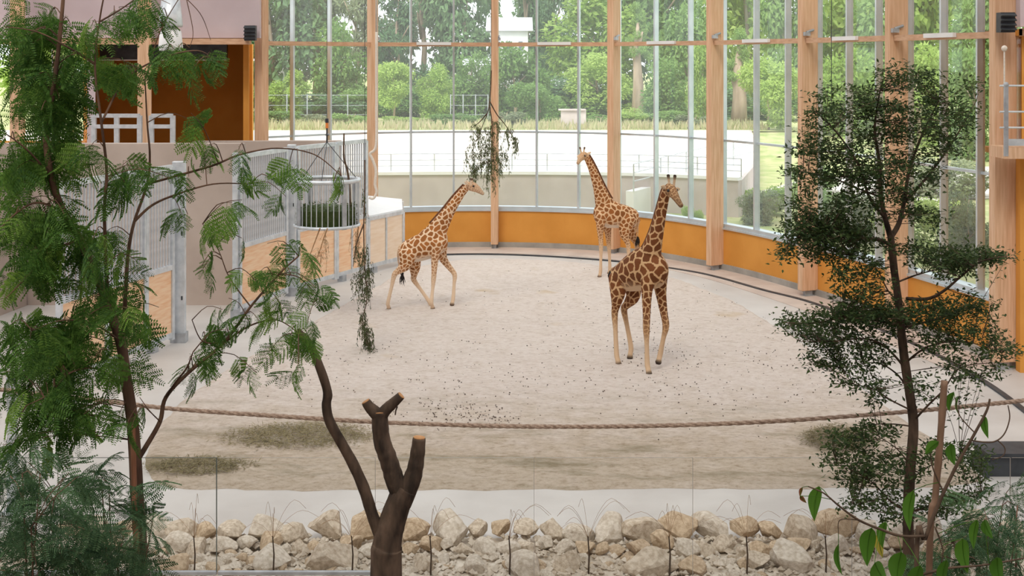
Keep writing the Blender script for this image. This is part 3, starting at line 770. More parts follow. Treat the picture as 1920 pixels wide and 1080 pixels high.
# middle row
T(548, 92, 235, 138, 80, 'round', 3, 1, 'small light green tree in the first window bay', cfrac=.1)
T(738, 86, 240, 115, 78, 'round', 2, 1, 'slim yellow green sapling right of the hanging rope post', cfrac=.32)
T(822, 87, 240, 128, 74, 'round', 5, 1, 'light green sapling left of the hanging branch', cfrac=.1)
T(884, 92, 235, 100, 90, 'round', 4, 0, 'rounded green tree behind the hanging branch', cfrac=.05)
T(965, 90, 235, 95, 110, 'round', 6, 0, 'rounded green tree right of the hanging branch', cfrac=.05)
T(1010, 84, 235, 150, 90, 'bush', 1, 0, 'grey green bush left of the concrete block', cat='shrub', cfrac=.02)
T(1120, 92, 235, 110, 110, 'round', 1, 1, 'light green tree above the concrete block', cfrac=.2)
T(1195, 88, 240, 10, 60, 'pine', 2, 0, 'slender tree with pale trunk right of the rear giraffe post', trunk=.45, cfrac=.55)
T(1255, 84, 235, 110, 120, 'round', 4, 0, 'full green tree behind the front giraffe', cfrac=.05)
T(1318, 80, 235, 80, 60, 'round', 2, 1, 'narrow yellowish tree left of the fifth timber post', cfrac=.1)
T(1385, 80, 245, 60, 60, 'pine', 4, 0, 'tree with thick brown trunk right of the fifth timber post', trunk=.55, cfrac=.5)
T(1440, 76, 250, 120, 110, 'round', 6, 1, 'bright low tree left of the layered tree', cfrac=.1)
T(1580, 74, 250, 110, 130, 'round', 5, 1, 'bright low tree behind the layered tree crown', cfrac=.05, zb=.4)
T(1720, 70, 250, 100, 150, 'round', 3, 1, 'yellowish tree behind the layered tree crown right side', cfrac=.05, zb=.4)
T(1830, 66, 250, 90, 120, 'round', 2, 0, 'green tree low in the last window bay', cfrac=.05, zb=.4)
for k, (px, Y, yt, wpx, wh) in enumerate(((515,95,165,110,'at the left of the first window bay'),(615,93,170,120,'under the pines of the first window bay'),(700,94,160,110,'behind the hanging rope post'),(780,93,150,120,'between the two saplings'),
        (860,94,150,110,'left of the hanging branch'),(930,93,158,110,'behind the hanging branch post'),(1010,95,135,120,'left of the concrete block'),(1090,93,160,110,'behind the concrete block'),(1160,94,150,110,'behind the rear giraffe post'),
        (1230,93,160,120,'above the front giraffe'),(1310,92,150,120,'left of the fifth timber post'),(1400,90,160,130,'right of the fifth timber post'),(1500,88,160,140,'left of the layered crown'))):
    T(px, Y, 240, yt, wpx, 'bush', k % 5+1, (0,2,0,0,1)[k % 5], 'tall hedge shrub under the trees '+wh, cat='shrub', cfrac=.0, trunk=.06)
# planting right behind the terrace
sh = [(520,80,205,90,'left of the first mullion'),(600,80,212,80,'low in the first window bay'),(665,79,208,80,'beside the hanging rope post'),
      (770,80,215,90,'below the slim sapling'),(850,79,212,80,'below the light green sapling'),(950,79,205,70,'right of the hanging branch'),
      (1130,80,212,70,'left of the rear giraffe post'),(1180,79,200,70,'right of the rear giraffe post'),(1240,80,205,90,'behind the front giraffe horns'),(1305,78,212,80,'left of the fifth timber post')]
for k, (px, Y, yt, wpx, wh) in enumerate(sh):
    T(px, Y, 240, yt, wpx, 'bush', k % 4+1, (0,3,0,1)[k % 4], 'low planted shrub beyond the terrace '+wh, cat='shrub', cfrac=.0, trunk=.05)
nb = [(1385,45,352,80,'right of the fifth timber post'),(1430,42,345,80,'below the fifth bay transom'),(1475,44,330,90,'left of the sixth timber post'),(1560,40,345,110,'behind the layered tree\'s left boughs'),
      (1640,38,350,120,'behind the layered tree trunk fork'),(1730,36,360,130,'right behind the layered tree'),(1815,33,350,110,'low in the last window bay'),(1300,40,378,40,'left of the fifth post at sill height'),
      (1520,52,300,90,'past the sixth timber post'),(1780,50,290,130,'far in the last window bay')]
for k, (px, Y, yt, wpx, wh) in enumerate(nb):
    T(px, Y, 440, yt, wpx, 'bush', k % 5+1, (1,3,1,0,3)[k % 5], 'pale garden shrub outside '+wh, cat='shrub', cfrac=.0, trunk=.03, zb=ZG)
# far white buildings between the trees
def house(px, Y, ytop, wpx, hm, label, zb=1.5):
    X = (px-960)/F*Y; zt = HC-(ytop-YH)/F*Y; W = wpx/F*Y
    t = thing('far_building', (X, Y, zb), label, 'building')
    mm = MB(); mm.box((X, Y+3, (zb+zt)/2), (W, 6, zt-zb)); mm.build('wall', M_COPING, t)
    mm = MB(); mm.add([(X-W/2-.4,Y-.4,zt),(X+W/2+.4,Y-.4,zt),(X+W/2+.4,Y+6.4,zt),(X-W/2-.4,Y+6.4,zt),(X-W/2-.4,Y+3,zt+hm),(X+W/2+.4,Y+3,zt+hm)],
                      [(0,1,5,4),(2,3,4,5),(1,2,5),(3,0,4),(0,3,2,1)]); mm.build('roof', M_ROOFGREY, t)
    for k in range(3):
        x = X-W*.3+W*.3*k; f = MB(); f.box((x, Y-.03, zt-1.4), (W*.14, .06, 1.3)); wf = f.build('window', M_COPING, t)
        f = MB(); f.box((x, Y-.07, zt-1.4), (W*.11, .04, 1.1)); f.build('pane', M_PANE, wf)
house(955, 104, 58, 70, 1.2, 'white house glimpsed between trees right of the hanging branch post')
house(905, 100, 122, 60, .5, 'low pale building behind the hanging branch')
house(1090, 98, 165, 90, .6, 'low white building above the concrete block')
house(518, 122, 42, 44, 1.0, 'pale building between trees at the first window bay')

# ------------------------------------------------------------------ giraffes
def giraffe_material(name, cream, brown, dark, width):
    m, nt, b = new_mat(name)
    def attr(n):
        a = N(nt, 'ShaderNodeAttribute'); a.attribute_name = n; return a.outputs['Fac']
    tc = N(nt, 'ShaderNodeTexCoord'); nz = N(nt, 'ShaderNodeTexNoise'); nz.inputs['Scale'].default_value = 26; nz.inputs['Detail'].default_value = 4
    nt.links.new(tc.outputs['Object'], nz.inputs['Vector'])
    ma = N(nt, 'ShaderNodeMath', operation='MULTIPLY_ADD'); ma.inputs[1].default_value = .5; ma.inputs[2].default_value = -.25
    nt.links.new(nz.outputs['Fac'], ma.inputs[0])
    ad = N(nt, 'ShaderNodeMath', operation='ADD'); nt.links.new(attr('edge'), ad.inputs[0]); nt.links.new(ma.outputs[0], ad.inputs[1])
    mr = N(nt, 'ShaderNodeMapRange', interpolation_type='SMOOTHSTEP'); mr.inputs[1].default_value = width*.75; mr.inputs[2].default_value = width*1.3
    nt.links.new(ad.outputs[0], mr.inputs[0])
    inv = N(nt, 'ShaderNodeMath', operation='SUBTRACT'); inv.inputs[0].default_value = 1; nt.links.new(attr('plain'), inv.inputs[1])
    mu = N(nt, 'ShaderNodeMath', operation='MULTIPLY'); nt.links.new(mr.outputs[0], mu.inputs[0]); nt.links.new(inv.outputs[0], mu.inputs[1])
    cb = ramp(nt, [(.2, tuple(c*.75 for c in brown)), (.8, brown)]); nt.links.new(attr('tone'), cb.inputs[0])
    mx = N(nt, 'ShaderNodeMix', data_type='RGBA'); mx.inputs[6].default_value = (*cream, 1)
    nt.links.new(mu.outputs[0], mx.inputs[0]); nt.links.new(cb.outputs[0], mx.inputs[7])
    mw = N(nt, 'ShaderNodeMix', data_type='RGBA'); mw.inputs[7].default_value = (.72,.62,.52,1)
    nt.links.new(attr('pale'), mw.inputs[0]); nt.links.new(mx.outputs[2], mw.inputs[6])
    mt = N(nt, 'ShaderNodeMix', data_type='RGBA'); mt.inputs[7].default_value = (*dark, 1)
    nt.links.new(attr('darkness'), mt.inputs[0]); nt.links.new(mw.outputs[2], mt.inputs[6])
    nt.links.new(mt.outputs[2], b.inputs['Base Color']); b.inputs['Roughness'].default_value = .75; b.inputs['Specular IOR Level'].default_value = .2
    return m
M_EYE = mottled('eye_black', (.008,.006,.005), (.015,.01,.008), 5, .15, spec=.6)
M_TUFT = mottled('black_hair', (.012,.01,.01), (.03,.025,.022), 20, .7)
M_MANE = mottled('mane_hair', (.10,.035,.015), (.18,.07,.03), 20, .8)

def loft(mb, pts, lat, n=16):
    """pts: (Vector, r_lateral, r_other); closed elliptical tube with domed ends"""
    P = [p[0] for p in pts]; ring = []
    ext = []
    # dome the ends by adding shrinking rings
    def tang(i):
        a = P[min(i+1, len(P)-1)]-P[max(i-1, 0)]; return a.normalized()
    seq = []
    t0 = tang(0); t1 = tang(len(P)-1)
    r0 = (pts[0][1]+pts[0][2])/2; r1 = (pts[-1][1]+pts[-1][2])/2
    for a in (.95, .7, .35): seq.append((P[0]-t0*r0*a*.8, pts[0][1]*math.sqrt(1-a*a), pts[0][2]*math.sqrt(1-a*a), t0))
    for i, p in enumerate(pts): seq.append((p[0], p[1], p[2], tang(i)))
    for a in (.35, .7, .95): seq.append((P[-1]+t1*r1*a*.8, pts[-1][1]*math.sqrt(1-a*a), pts[-1][2]*math.sqrt(1-a*a), t1))
    vs = []; fs = []
    for (c, rl, ro, t) in seq:
        l = lat-t*lat.dot(t)
        if l.length < .15: l = t.orthogonal()
        l.normalize(); o = t.cross(l)
        for k in range(n):
            a = 2*PI*k/n; vs.append(c+l*math.cos(a)*rl+o*math.sin(a)*ro)
    m_ = len(seq)
    for i in range(m_-1):
        for k in range(n):
            k2 = (k+1)%n; fs.append((i*n+k, i*n+k2, (i+1)*n+k2, (i+1)*n+k))
    fs.append(tuple(range(n-1,-1,-1))); fs.append(tuple((m_-1)*n+k for k in range(n)))
    mb.add(vs, fs)
def smooth_chain(ch, sub=4):
    """Catmull-Rom through tuples whose first item is a Vector and the rest numbers"""
    arr = [np.array([*c[0], *c[1:]], float) for c in ch]; L = len(arr); out = []
    for i in range(L-1):
        for k in range(sub):
            t = k/sub
            q = cr(arr[max(i-1,0)], arr[i], arr[i+1], arr[min(i+2,L-1)], t)
            lo = np.minimum(arr[i], arr[i+1]); hi = np.maximum(arr[i], arr[i+1])
            q[3:] = np.clip(q[3:], lo[3:], hi[3:]); out.append(q)
    out.append(arr[-1])
    return [(Vector(q[:3]), *[float(x) for x in q[3:]]) for q in out]

def giraffe(label, base, head_dir, chains, mat, horns, ears, tail, eyes, mane_chain, seed, voxel=.013, palek=.9, tuft=1.0):
    """chains: dict name -> (lateral Vector, [(Vector, r_lat, r_other, spot, plain, dark)])"""
    root = thing('giraffe', base, label, 'giraffe', 'giraffes')
    mb = MB(); segs = []
    for nm, (lat, ch) in chains.items():
        c2 = smooth_chain(ch)
        loft(mb, [(q[0], q[1], q[2]) for q in c2], lat)
        for a, b in zip(c2[:-1], c2[1:]): segs.append((nm, a, b))
    for (p, q, r0, r1) in horns:
        c2 = [(p, r0, r0), (p.lerp(q, .5), r0*.85, r0*.85), (p.lerp(q, .8), r0*.9, r0*.9), (q, r1, r1)]
        loft(mb, c2, Vector((1,0,0)), 10)
        segs.append(('horn', (p, r0, r0, .03, 1, 0), (p.lerp(q, .7), r0, r0, .03, 1, .15)))
        segs.append(('horn', (p.lerp(q, .7), r0, r0, .03, 1, .5), (q, r1, r1, .03, 1, 1)))
    for (p, q, nrm) in ears:
        d = (q-p); sd = d.cross(nrm).normalized()
        c2 = [(p, .03, .018), (p.lerp(q, .4), .05, .018), (p.lerp(q, .75), .038, .014), (q, .012, .01)]
        loft(mb, c2, sd, 10); segs.append(('ear', (p, .04, .02, .03, 1, 0), (q, .03, .02, .03, 1, .1)))
    tp = smooth_chain([(t, r) for t, r in tail], 4)
    loft(mb, [(q[0], q[1], q[1]) for q in tp], Vector((1,0,0)), 8)
    for a, b in zip(tp[:-1], tp[1:]): segs.append(('tail', (a[0], a[1], a[1], .05, .6, 0), (b[0], b[1], b[1], .05, .8, 0)))
    me = bpy.data.meshes.new('tmp'); me.from_pydata(mb.v, [], mb.f); me.update()
    to = bpy.data.objects.new('tmp', me); COL.objects.link(to)
    bmm = bmesh.new(); bmm.from_mesh(me); bmesh.ops.recalc_face_normals(bmm, faces=bmm.faces); bmm.to_mesh(me); bmm.free()
    rm_ = to.modifiers.new('remesh', 'REMESH'); rm_.mode = 'VOXEL'; rm_.voxel_size = voxel
    sm = to.modifiers.new('smooth', 'SMOOTH'); sm.factor = .5; sm.iterations = 7
    dg = bpy.context.evaluated_depsgraph_get()
    body = bpy.data.meshes.new_from_object(to.evaluated_get(dg))
    bpy.data.objects.remove(to); body.name = 'body'
    nv = len(body.vertices); co = np.empty(nv*3); body.vertices.foreach_get('co', co); co = co.reshape(-1, 3)
    co[:,2] = np.maximum(co[:,2], .03 if False else .0)
    nor = np.empty(nv*3); body.vertices.foreach_get('normal', nor); nor = nor.reshape(-1, 3)
    # nearest bone segment per vertex -> coat zones
    best = np.full(nv, 1e9); spot = np.zeros(nv); plain = np.zeros(nv); dark = np.zeros(nv); isb = np.zeros(nv)
    for nm, a, b in segs:
        A = np.array(a[0]); B = np.array(b[0]); d = B-A; L2 = max(d.dot(d), 1e-9)
        t = np.clip(((co-A)@d)/L2, 0, 1); q = A+t[:,None]*d
        r = ((a[1]+a[2])+( (b[1]+b[2])-(a[1]+a[2]))*t)/2
        ds = np.linalg.norm(co-q, axis=1)/r
        k = ds < best
        best[k] = ds[k]; spot[k] = (a[3]+(b[3]-a[3])*t)[k]; plain[k] = (a[4]+(b[4]-a[4])*t)[k]; dark[k] = (a[5]+(b[5]-a[5])*t)[k]
        isb[k] = 1.0 if nm in ('body',) else 0.0
    bel = np.clip((-nor[:,2]-.45)/.3, 0, 1)*isb
    plain = np.maximum(plain, bel)
    # seeds with size following the zone
    r2 = np.random.default_rng(seed); order = r2.permutation(nv)[:14000]
    seeds = []; sa = np.empty((3000, 3)); ns = 0
    for i in order:
        if plain[i] > .98: continue
        if ns and np.min(((sa[:ns]-co[i])**2).sum(1)) < (spot[i]*.86)**2: continue
        if ns >= 3000: break
        sa[ns] = co[i]; ns += 1
    sa = sa[:ns]
    wv = co+.018*np.stack([np.sin(co[:,1]*23+co[:,2]*17), np.sin(co[:,2]*21+co[:,0]*19), np.sin(co[:,0]*25+co[:,1]*15)], 1)
    f1 = np.empty(nv); f2 = np.empty(nv); idx = np.empty(nv, int)
    for s in range(0, nv, 4000):
        dd = np.sqrt(((wv[s:s+4000,None,:]-sa[None])**2).sum(2)); pa = np.argpartition(dd, 1, axis=1)[:,:2]
        x = np.take_along_axis(dd, pa, 1); sw = x[:,0] > x[:,1]
        f1[s:s+4000] = x.min(1); f2[s:s+4000] = x.max(1); idx[s:s+4000] = np.where(sw, pa[:,1], pa[:,0])
    edge = (f2-f1)/np.maximum(spot, .03)*1.0
    tone = r2.random(ns)[idx]
    pale = np.maximum(bel*palek, np.clip((plain-.5)*2, 0, 1)*.28)
    co -= np.array(base)
    body.vertices.foreach_set('co', co.ravel())
    for nm, arr in (('edge', edge), ('plain', plain), ('darkness', dark), ('tone', tone), ('pale', pale)):
        at_ = body.attributes.new(nm, 'FLOAT', 'POINT'); at_.data.foreach_set('value', arr.astype(np.float32))
    body.polygons.foreach_set('use_smooth', [True]*len(body.polygons))
    body.materials.clear(); body.materials.append(mat); body.update()
    o = bpy.data.objects.new('body', body); COL.objects.link(o); o.parent = root
    # tail tuft
    e = tail[-1][0]; mt_ = MB(); rr = random.Random(seed)
    for _ in range(26):
        d = Vector((rr.gauss(0,.035), rr.gauss(0,.035), -rr.uniform(.16,.30)*tuft))
        s = e+Vector((rr.gauss(0,.012), rr.gauss(0,.012), rr.uniform(0,.04)))
        mt_.tube([s, s+d*.5+Vector((rr.gauss(0,.012),rr.gauss(0,.012),0)), s+d], [.010,.009,.003], 4)
    mt_.build('tail_tuft', M_TUFT, root)
    for p, r in eyes:
        mm = MB(); mm.ball(p, r, 10); mm.build('eye', M_EYE, root, smooth=True)
    # mane: short upright hair fin along the back of the neck
    mm = MB(); vs = []; fs = []
    lat = mane_chain[0]; pts = mane_chain[1]; n = len(pts)
    for i, (p, out, h) in enumerate(pts):
        for sgn, up in ((-1,0),(-1,1),(1,1),(1,0)):
            vs.append(p+lat*(sgn*(.016 if not up else .008))+out*(h*(1 if up else -.5)))
    for i in range(n-1):
        for k in range(4):
            k2 = (k+1)%4; fs.append((i*4+k, i*4+k2, (i+1)*4+k2, (i+1)*4+k))
    fs.append((3,2,1,0)); e4 = (n-1)*4; fs.append((e4,e4+1,e4+2,e4+3))
    mm.add(vs, fs); mm.build('mane', M_MANE, root, smooth=True)
    return root

def make_giraffe(spec):
    """spec holds pixel-measured joints with their own depths in metres; S scales the radii"""
    S = spec['S']; h = spec['heading'].normalized(); lat = Vector((-h.y, h.x, 0))
    J = lambda t: at(t[0], t[1], t[2])
    ch = {}
    sp = spec['spot']
    ch['body'] = (lat, [(J(t), t[3]*S, t[4]*S, sp, 0, 0) for t in spec['body']])
    nk = spec['neck']; nn = len(nk)
    ch['neck'] = (lat, [(J(t), t[3]*S, t[4]*S, sp*(.95-.45*i/(nn-1)), 0, 0) for i, t in enumerate(nk)])
    hd = [J(t) for t in spec['head']]; hv = (hd[-1]-hd[0]); hh = Vector((hv.x, hv.y, 0)); 
    if hh.length < .02: hh = h.copy()
    hh.normalize(); hl = Vector((-hh.y, hh.x, 0))
    ch['head'] = (hl, [(p, t[3]*S, t[4]*S, sp*.32, (.35,.55,.75,.9,1)[min(i,4)]*spec.get('headplain',1), (0,0,.1,.35,.5)[min(i,4)]*spec.get('headdark',1)) for i, (p, t) in enumerate(zip(hd, spec['head']))])
    for nm in ('fl', 'fr'):
        L = spec[nm]; R = [(.13,.19),(.092,.115),(.068,.075),(.062,.066),(.043,.045),(.048,.052),(.058,.065)]
        pl = spec.get('legplain', (0,0,.15,.55,1,1,1)); sz = (.95,.62,.5,.42,.4,.4,.4)
        pts = []
        P = [J(t) for t in L]          # shoulder, elbow, knee, fetlock, hoof
        q = [P[0], P[1], P[1].lerp(P[2], .6), P[2], P[2].lerp(P[3], .45), P[3], P[4]]
        for i, p in enumerate(q):
            pts.append((p, R[i][0]*S, R[i][1]*S, sp*sz[i], pl[i], 1.0 if i == 6 else 0))
        pts.insert(6, (q[5].lerp(q[6], .6), .046*S, .05*S, sp*.4, 1, 0.0))
        ch[nm] = (lat, pts)
    for nm in ('hl', 'hr'):
        L = spec[nm]; R = [(.15,.24),(.115,.165),(.072,.085),(.058,.072),(.043,.047),(.047,.052),(.058,.065)]
        pl = spec.get('hlegplain', (0,0,.1,.45,.95,1,1)); sz = (.95,.68,.5,.42,.4,.4,.4)
        P = [J(t) for t in L]          # hip, stifle, hock, fetlock, hoof
        q = [P[0], P[1], P[1].lerp(P[2], .65), P[2], P[2].lerp(P[3], .45), P[3], P[4]]
        pts = [(p, R[i][0]*S, R[i][1]*S, sp*sz[i], pl[i], 1.0 if i == 6 else 0) for i, p in enumerate(q)]
        pts.insert(6, (q[5].lerp(q[6], .6), .046*S, .05*S, sp*.4, 1, 0.0))
        ch[nm] = (lat, pts)
    horns = [(J(a), J(b), .030*S, .036*S) for a, b in spec['horns']]
    ears = [(J(a), J(b), hh) for a, b in spec['ears']]
    tail = [(J(t), t[3]) for t in spec['tail']]
    eyes = []
    ep = hd[1].lerp(hd[2], .25)+Vector((0,0,.035*S))
    for s in (-1, 1): eyes.append((ep+hl*(s*spec['head'][1][3]*S*.88), .030*S))
    # mane on the dorsal side of the neck
    c2 = smooth_chain(ch['neck'][1], 5); mp = []
    for i in range(len(c2)):
        p = c2[i][0]; t = (c2[min(i+1,len(c2)-1)][0]-c2[max(i-1,0)][0]).normalized()
        out = -(h-t*h.dot(t)); 
        out.normalize()
        if i >= 4: mp.append((p+out*c2[i][2]*.95, out, .05*S))
    b = spec['base']
    return giraffe(spec['label'], b, h, ch, spec['mat'], horns, ears, tail, eyes, (lat, mp), spec['seed'], palek=spec.get('palek',.9), tuft=spec.get('tuft',1.0))

G1 = giraffe_material('giraffe_coat_dark', (.56,.36,.19), (.175,.058,.018), (.045,.030,.022), .185)
G2 = giraffe_material('giraffe_coat_light', (.76,.56,.38), (.37,.135,.036), (.10,.06,.04), .24)
G3 = giraffe_material('giraffe_coat_tawny', (.70,.47,.28), (.32,.115,.032), (.10,.055,.035), .24)

make_giraffe(dict(label='large dark patched giraffe walking towards the viewer in front', S=1.0, heading=Vector((.62,-.78,0)), spot=.175, mat=G1, seed=3, legplain=(0,0,.05,.35,.9,1,1), hlegplain=(0,0,0,.3,.9,1,1), headplain=.4, palek=.25, tuft=.5,
    base=(2.35, 23.5, 0),
    body=[(1165,520,24.12,.22,.25), (1178,516,23.95,.27,.31), (1197,508,23.68,.30,.37), (1216,502,23.42,.28,.40), (1231,512,23.22,.22,.31)],
    neck=[(1216,494,23.40,.19,.31), (1222,470,23.30,.15,.21), (1231,435,23.20,.115,.145), (1239,400,23.12,.095,.11), (1246,370,23.05,.085,.092), (1251,356,23.0,.082,.085)],
    head=[(1253,353,23.0,.085,.095), (1259,358,22.92,.10,.105), (1266.5,369,22.80,.068,.075), (1273,379.5,22.70,.052,.055), (1277,385.5,22.65,.048,.045)],
    horns=[((1255.5,351,22.98),(1253,329,23.0)), ((1263,352,23.08),(1265.5,330,23.1))],
    ears=[((1249,353,22.95),(1239,349,22.85)), ((1265,356,23.1),(1275,354,23.22))],
    fl=[(1217,510,23.22),(1213,545,23.16),(1212,617,23.13),(1213.5,681,23.12),(1217,701.5,23.06)],
    fr=[(1236,515,23.42),(1239,549,23.45),(1248.5,611,23.40),(1238,663,23.48),(1234.5,679,23.46)],
    hl=[(1160,522,23.98),(1158,551,23.92),(1152.5,588,24.02),(1156,663,23.90),(1160,684,23.84)],
    hr=[(1184,524,24.25),(1187,553,24.2),(1170,580,24.36),(1183,650,24.3),(1181,671,24.26)],
    tail=[(1155,504,24.28,.04),(1150,503,24.42,.028),(1146.5,505,24.47,.022),(1145,511,24.5,.018)],
    ))
make_giraffe(dict(label='young giraffe walking right beside the stalls with its head under the hanging branch', S=.88, heading=Vector((1,-.02,0)), spot=.125, mat=G2, seed=5,
    base=(-2.05, 29.2, 0), legplain=(0,.1,.35,.7,1,1,1), hlegplain=(0,0,.3,.6,1,1,1), headdark=.6, headplain=.7,
    body=[(764,470,29.2,.24,.27), (778,468,29.2,.29,.33), (797,461,29.2,.30,.36), (812,453,29.2,.28,.40), (824,452,29.2,.22,.34)],
    neck=[(812,446,29.2,.20,.33), (825,423,29.2,.15,.235), (840,399,29.2,.115,.165), (855,376,29.2,.095,.125), (868,359,29.2,.085,.10), (875,351,29.2,.08,.09)],
    head=[(878,348,29.2,.085,.10), (886,350,29.2,.105,.125), (894,354,29.2,.075,.10), (901,359.5,29.2,.055,.065), (905.5,363,29.2,.05,.048)],
    horns=[((883,346,29.12),(883,335.5,29.1)), ((885,346,29.28),(886,336,29.3))],
    ears=[((877,346,29.1),(870.5,340.5,29.0)), ((879,344,29.32),(874,338,29.42))],
    fl=[(820,455,29.02),(816,479,29.0),(813,523,29.02),(809,566,29.02),(811.5,578.5,29.14)],
    fr=[(826,458,29.4),(830,483,29.42),(852.5,515,29.42),(850,557,29.42),(847.5,571,29.42)],
    hl=[(764,476,29.02),(760,496,29.0),(739.5,515,29.02),(727.5,567,29.05),(729,579.5,29.15)],
    hr=[(772,478,29.4),(777,500,29.42),(776,525,29.42),(803,563,29.46),(809,574.5,29.5)],
    tail=[(750,461,29.2,.035),(746,475,29.18,.025),(748,497,29.3,.020),(754,514,29.35,.016)],
    ))
make_giraffe(dict(label='rear giraffe standing by the window wall facing left', S=.90, heading=Vector((-1,-.12,0)), spot=.125, mat=G3, seed=8,
    base=(2.6, 33.6, 0), legplain=(0,.1,.35,.75,1,1,1), hlegplain=(0,0,.2,.6,1,1,1), headdark=.5, headplain=.7,
    body=[(1184,409,33.75,.25,.29), (1174,407,33.7,.29,.33), (1156,404,33.62,.31,.37), (1140,401,33.55,.29,.42), (1127,403,33.5,.23,.33)],
    neck=[(1138,396,33.55,.20,.33), (1130,373,33.5,.15,.24), (1121,346,33.45,.115,.16), (1112,321,33.4,.095,.12), (1104,303,33.36,.085,.10), (1099,294,33.33,.08,.09)],
    head=[(1097,291,33.32,.085,.10), (1092,293,33.22,.105,.115), (1088,298,33.06,.072,.085), (1085,303,32.97,.055,.06), (1083.5,306,32.92,.05,.048)],
    horns=[((1090.5,288,33.2),(1087.5,277,33.2)), ((1093.5,288,33.3),(1096,277,33.3))],
    ears=[((1099,291,33.4),(1108.5,284.5,33.5)), ((1089,291,33.15),(1081.5,294.5,33.1))],
    fl=[(1128,405,33.35),(1125.5,426,33.33),(1127,463,33.33),(1126,508,33.36),(1124,519,33.36)],
    fr=[(1136,406,33.78),(1139,430,33.78),(1142,464,33.80),(1143.5,502,33.82),(1142,513,33.82)],
    hl=[(1178,412,33.5),(1171,436,33.48),(1178,461,33.5),(1180,507,33.5),(1177,518,33.46)],
    hr=[(1186,412,33.92),(1184,436,33.94),(1194,461,33.96),(1192,500,33.96),(1189,511,33.9)],
    tail=[(1193,399,33.8,.035),(1196,412,33.83,.025),(1196,430,33.83,.020),(1195.5,446,33.83,.016)],
    ))

# ------------------------------------------------------------------ rope barrier
rp_px = [(-60,722),(40,735),(180,750),(330,767),(520,780),(700,791),(900,798),(1060,800),(1240,798),(1450,790),(1650,776),(1800,763),(1920,751),(2000,742)]
RY = 16.0
rope_pts = open_spline([at(x, y, RY).xz for x, y in rp_px], 460)
t = thing('barrier_rope', (0, RY, .9), 'thick twisted natural fibre rope sagging across the front of the enclosure', 'rope')
for s in range(3):
    pts = []
    for k, q in enumerate(rope_pts):
        a = k*.62+s*2*PI/3
        pts.append((q.x, RY+.013*math.cos(a), q.y+.013*math.sin(a)))
    m = MB(); m.tube(pts, .0165, 6); m.build('strand', M_ROPE, t, smooth=True)
for (px, lab) in ((18, 'galvanised rope post at the far left edge'), (1990, 'galvanised rope post past the right edge')):
    q = at(px, 730, RY); z = q.z+.12
    m = MB(); m.box((q.x, RY+.09, z/2), (.10,.10,z)); m.box((q.x, RY+.09, .015), (.24,.24,.03)); m.box((q.x, RY+.09, z), (.12,.12,.03))
    tag(m.build('rope_post', M_GALV, None, base=True), lab, 'post')
# dark steel threshold box on the right
m = MB(); m.box((7.6, 17.75, .15), (2.2, .5, .3)); m.box((7.6, 17.72, .315), (2.24, .58, .035)); m.box((6.47, 17.7, .1), (.06,.56,.2))
tag(m.build('steel_box', M_DARKST, None, base=True), 'low dark steel box on the concrete at the right edge', 'box')

# ------------------------------------------------------------------ glass barrier in front of the rocks
GY = 13.75
xs = [-6.6,-4.87,-3.165,-1.46,.245,1.95,3.66,5.36,7.1]
wh = ['left behind the low shrubs','left of the feathery tree\'s stake','right of the feathery tree\'s stake','behind the pruned trunk','in the middle','right of the middle','behind the layered tree','at the far right']
for k in range(8):
    xa, xb = xs[k]+.008, xs[k+1]-.008; ztop = HC-(858-YH)*GY/F
    t = thing('glass_panel', ((xa+xb)/2, GY, .18), 'clear frameless glass barrier panel '+wh[k], 'glass panel', 'glass barrier panels')
    zb = .2 if k < 3 else .08; em = M_EDGE if k == 1 else M_EDGEP
    m = MB(); m.add([(xa,GY,zb),(xb,GY,zb),(xb,GY,ztop),(xa,GY,ztop)], [(0,1,2,3)]); m.build('pane', M_BARRIER, t)
    m = MB(); m.box((xb, GY, (zb+ztop)/2), (.010 if k == 1 else .004,.014,ztop-zb)); m.build('side_edge', em, t)
    m = MB(); m.box(((xa+xb)/2, GY, ztop), (xb-xa,.010,.005 if k < 2 else .002)); m.build('top_edge', M_EDGE if k < 2 else M_EDGEP, t)
    m = MB(); m.box(((xa+xb)/2, GY, zb-.012), (xb-xa,.05,.035)); m.build('base_channel', M_GALVD, t)

# ------------------------------------------------------------------ limestone rocks
M_ROCK = []
for k, (c1, c2) in enumerate((((.40,.31,.22),(.66,.57,.46)), ((.46,.38,.29),(.70,.63,.54)), ((.38,.27,.17),(.62,.49,.35)))):
    M_ROCK.append(mottled('limestone_%s' % ('tan','pale','ochre')[k], c1, c2, 4.5, .9, bump=.5, bscale=18, lo=.3, hi=.62))
def rock_mesh(seed, sub=2):
    r = random.Random(seed); bm = bmesh.new(); bmesh.ops.create_icosphere(bm, subdivisions=sub, radius=1)
    planes = []
    for _ in range(11):
        d = Vector((r.gauss(0,1), r.gauss(0,1), r.gauss(0,1))).normalized(); planes.append((d, r.uniform(.5,.8)))
    sx, sy, sz = r.uniform(1.0,1.35), r.uniform(.8,1.0), r.uniform(.6,.8)
    for v in bm.verts:
        for d, k in planes:
            e = v.co.dot(d)
            if e > k: v.co -= d*(e-k)*.93
        v.co *= 1+.05*noise.noise(v.co*2.3+Vector((seed, 0, 0)))
        v.co.x *= sx; v.co.y *= sy; v.co.z *= sz
    me = bpy.data.meshes.new('rock'); bm.to_mesh(me); bm.free()
    me.materials.append(M_ROCK[seed % 3]); return me
RM = [rock_mesh(k, 3) for k in range(12)]
rrg = random.Random(21)
ORDN = ['first','second','third','fourth','fifth','sixth','seventh','eighth','ninth','tenth','eleventh','twelfth','thirteenth','fourteenth','fifteenth','sixteenth','seventeenth','eighteenth','nineteenth','twentieth']
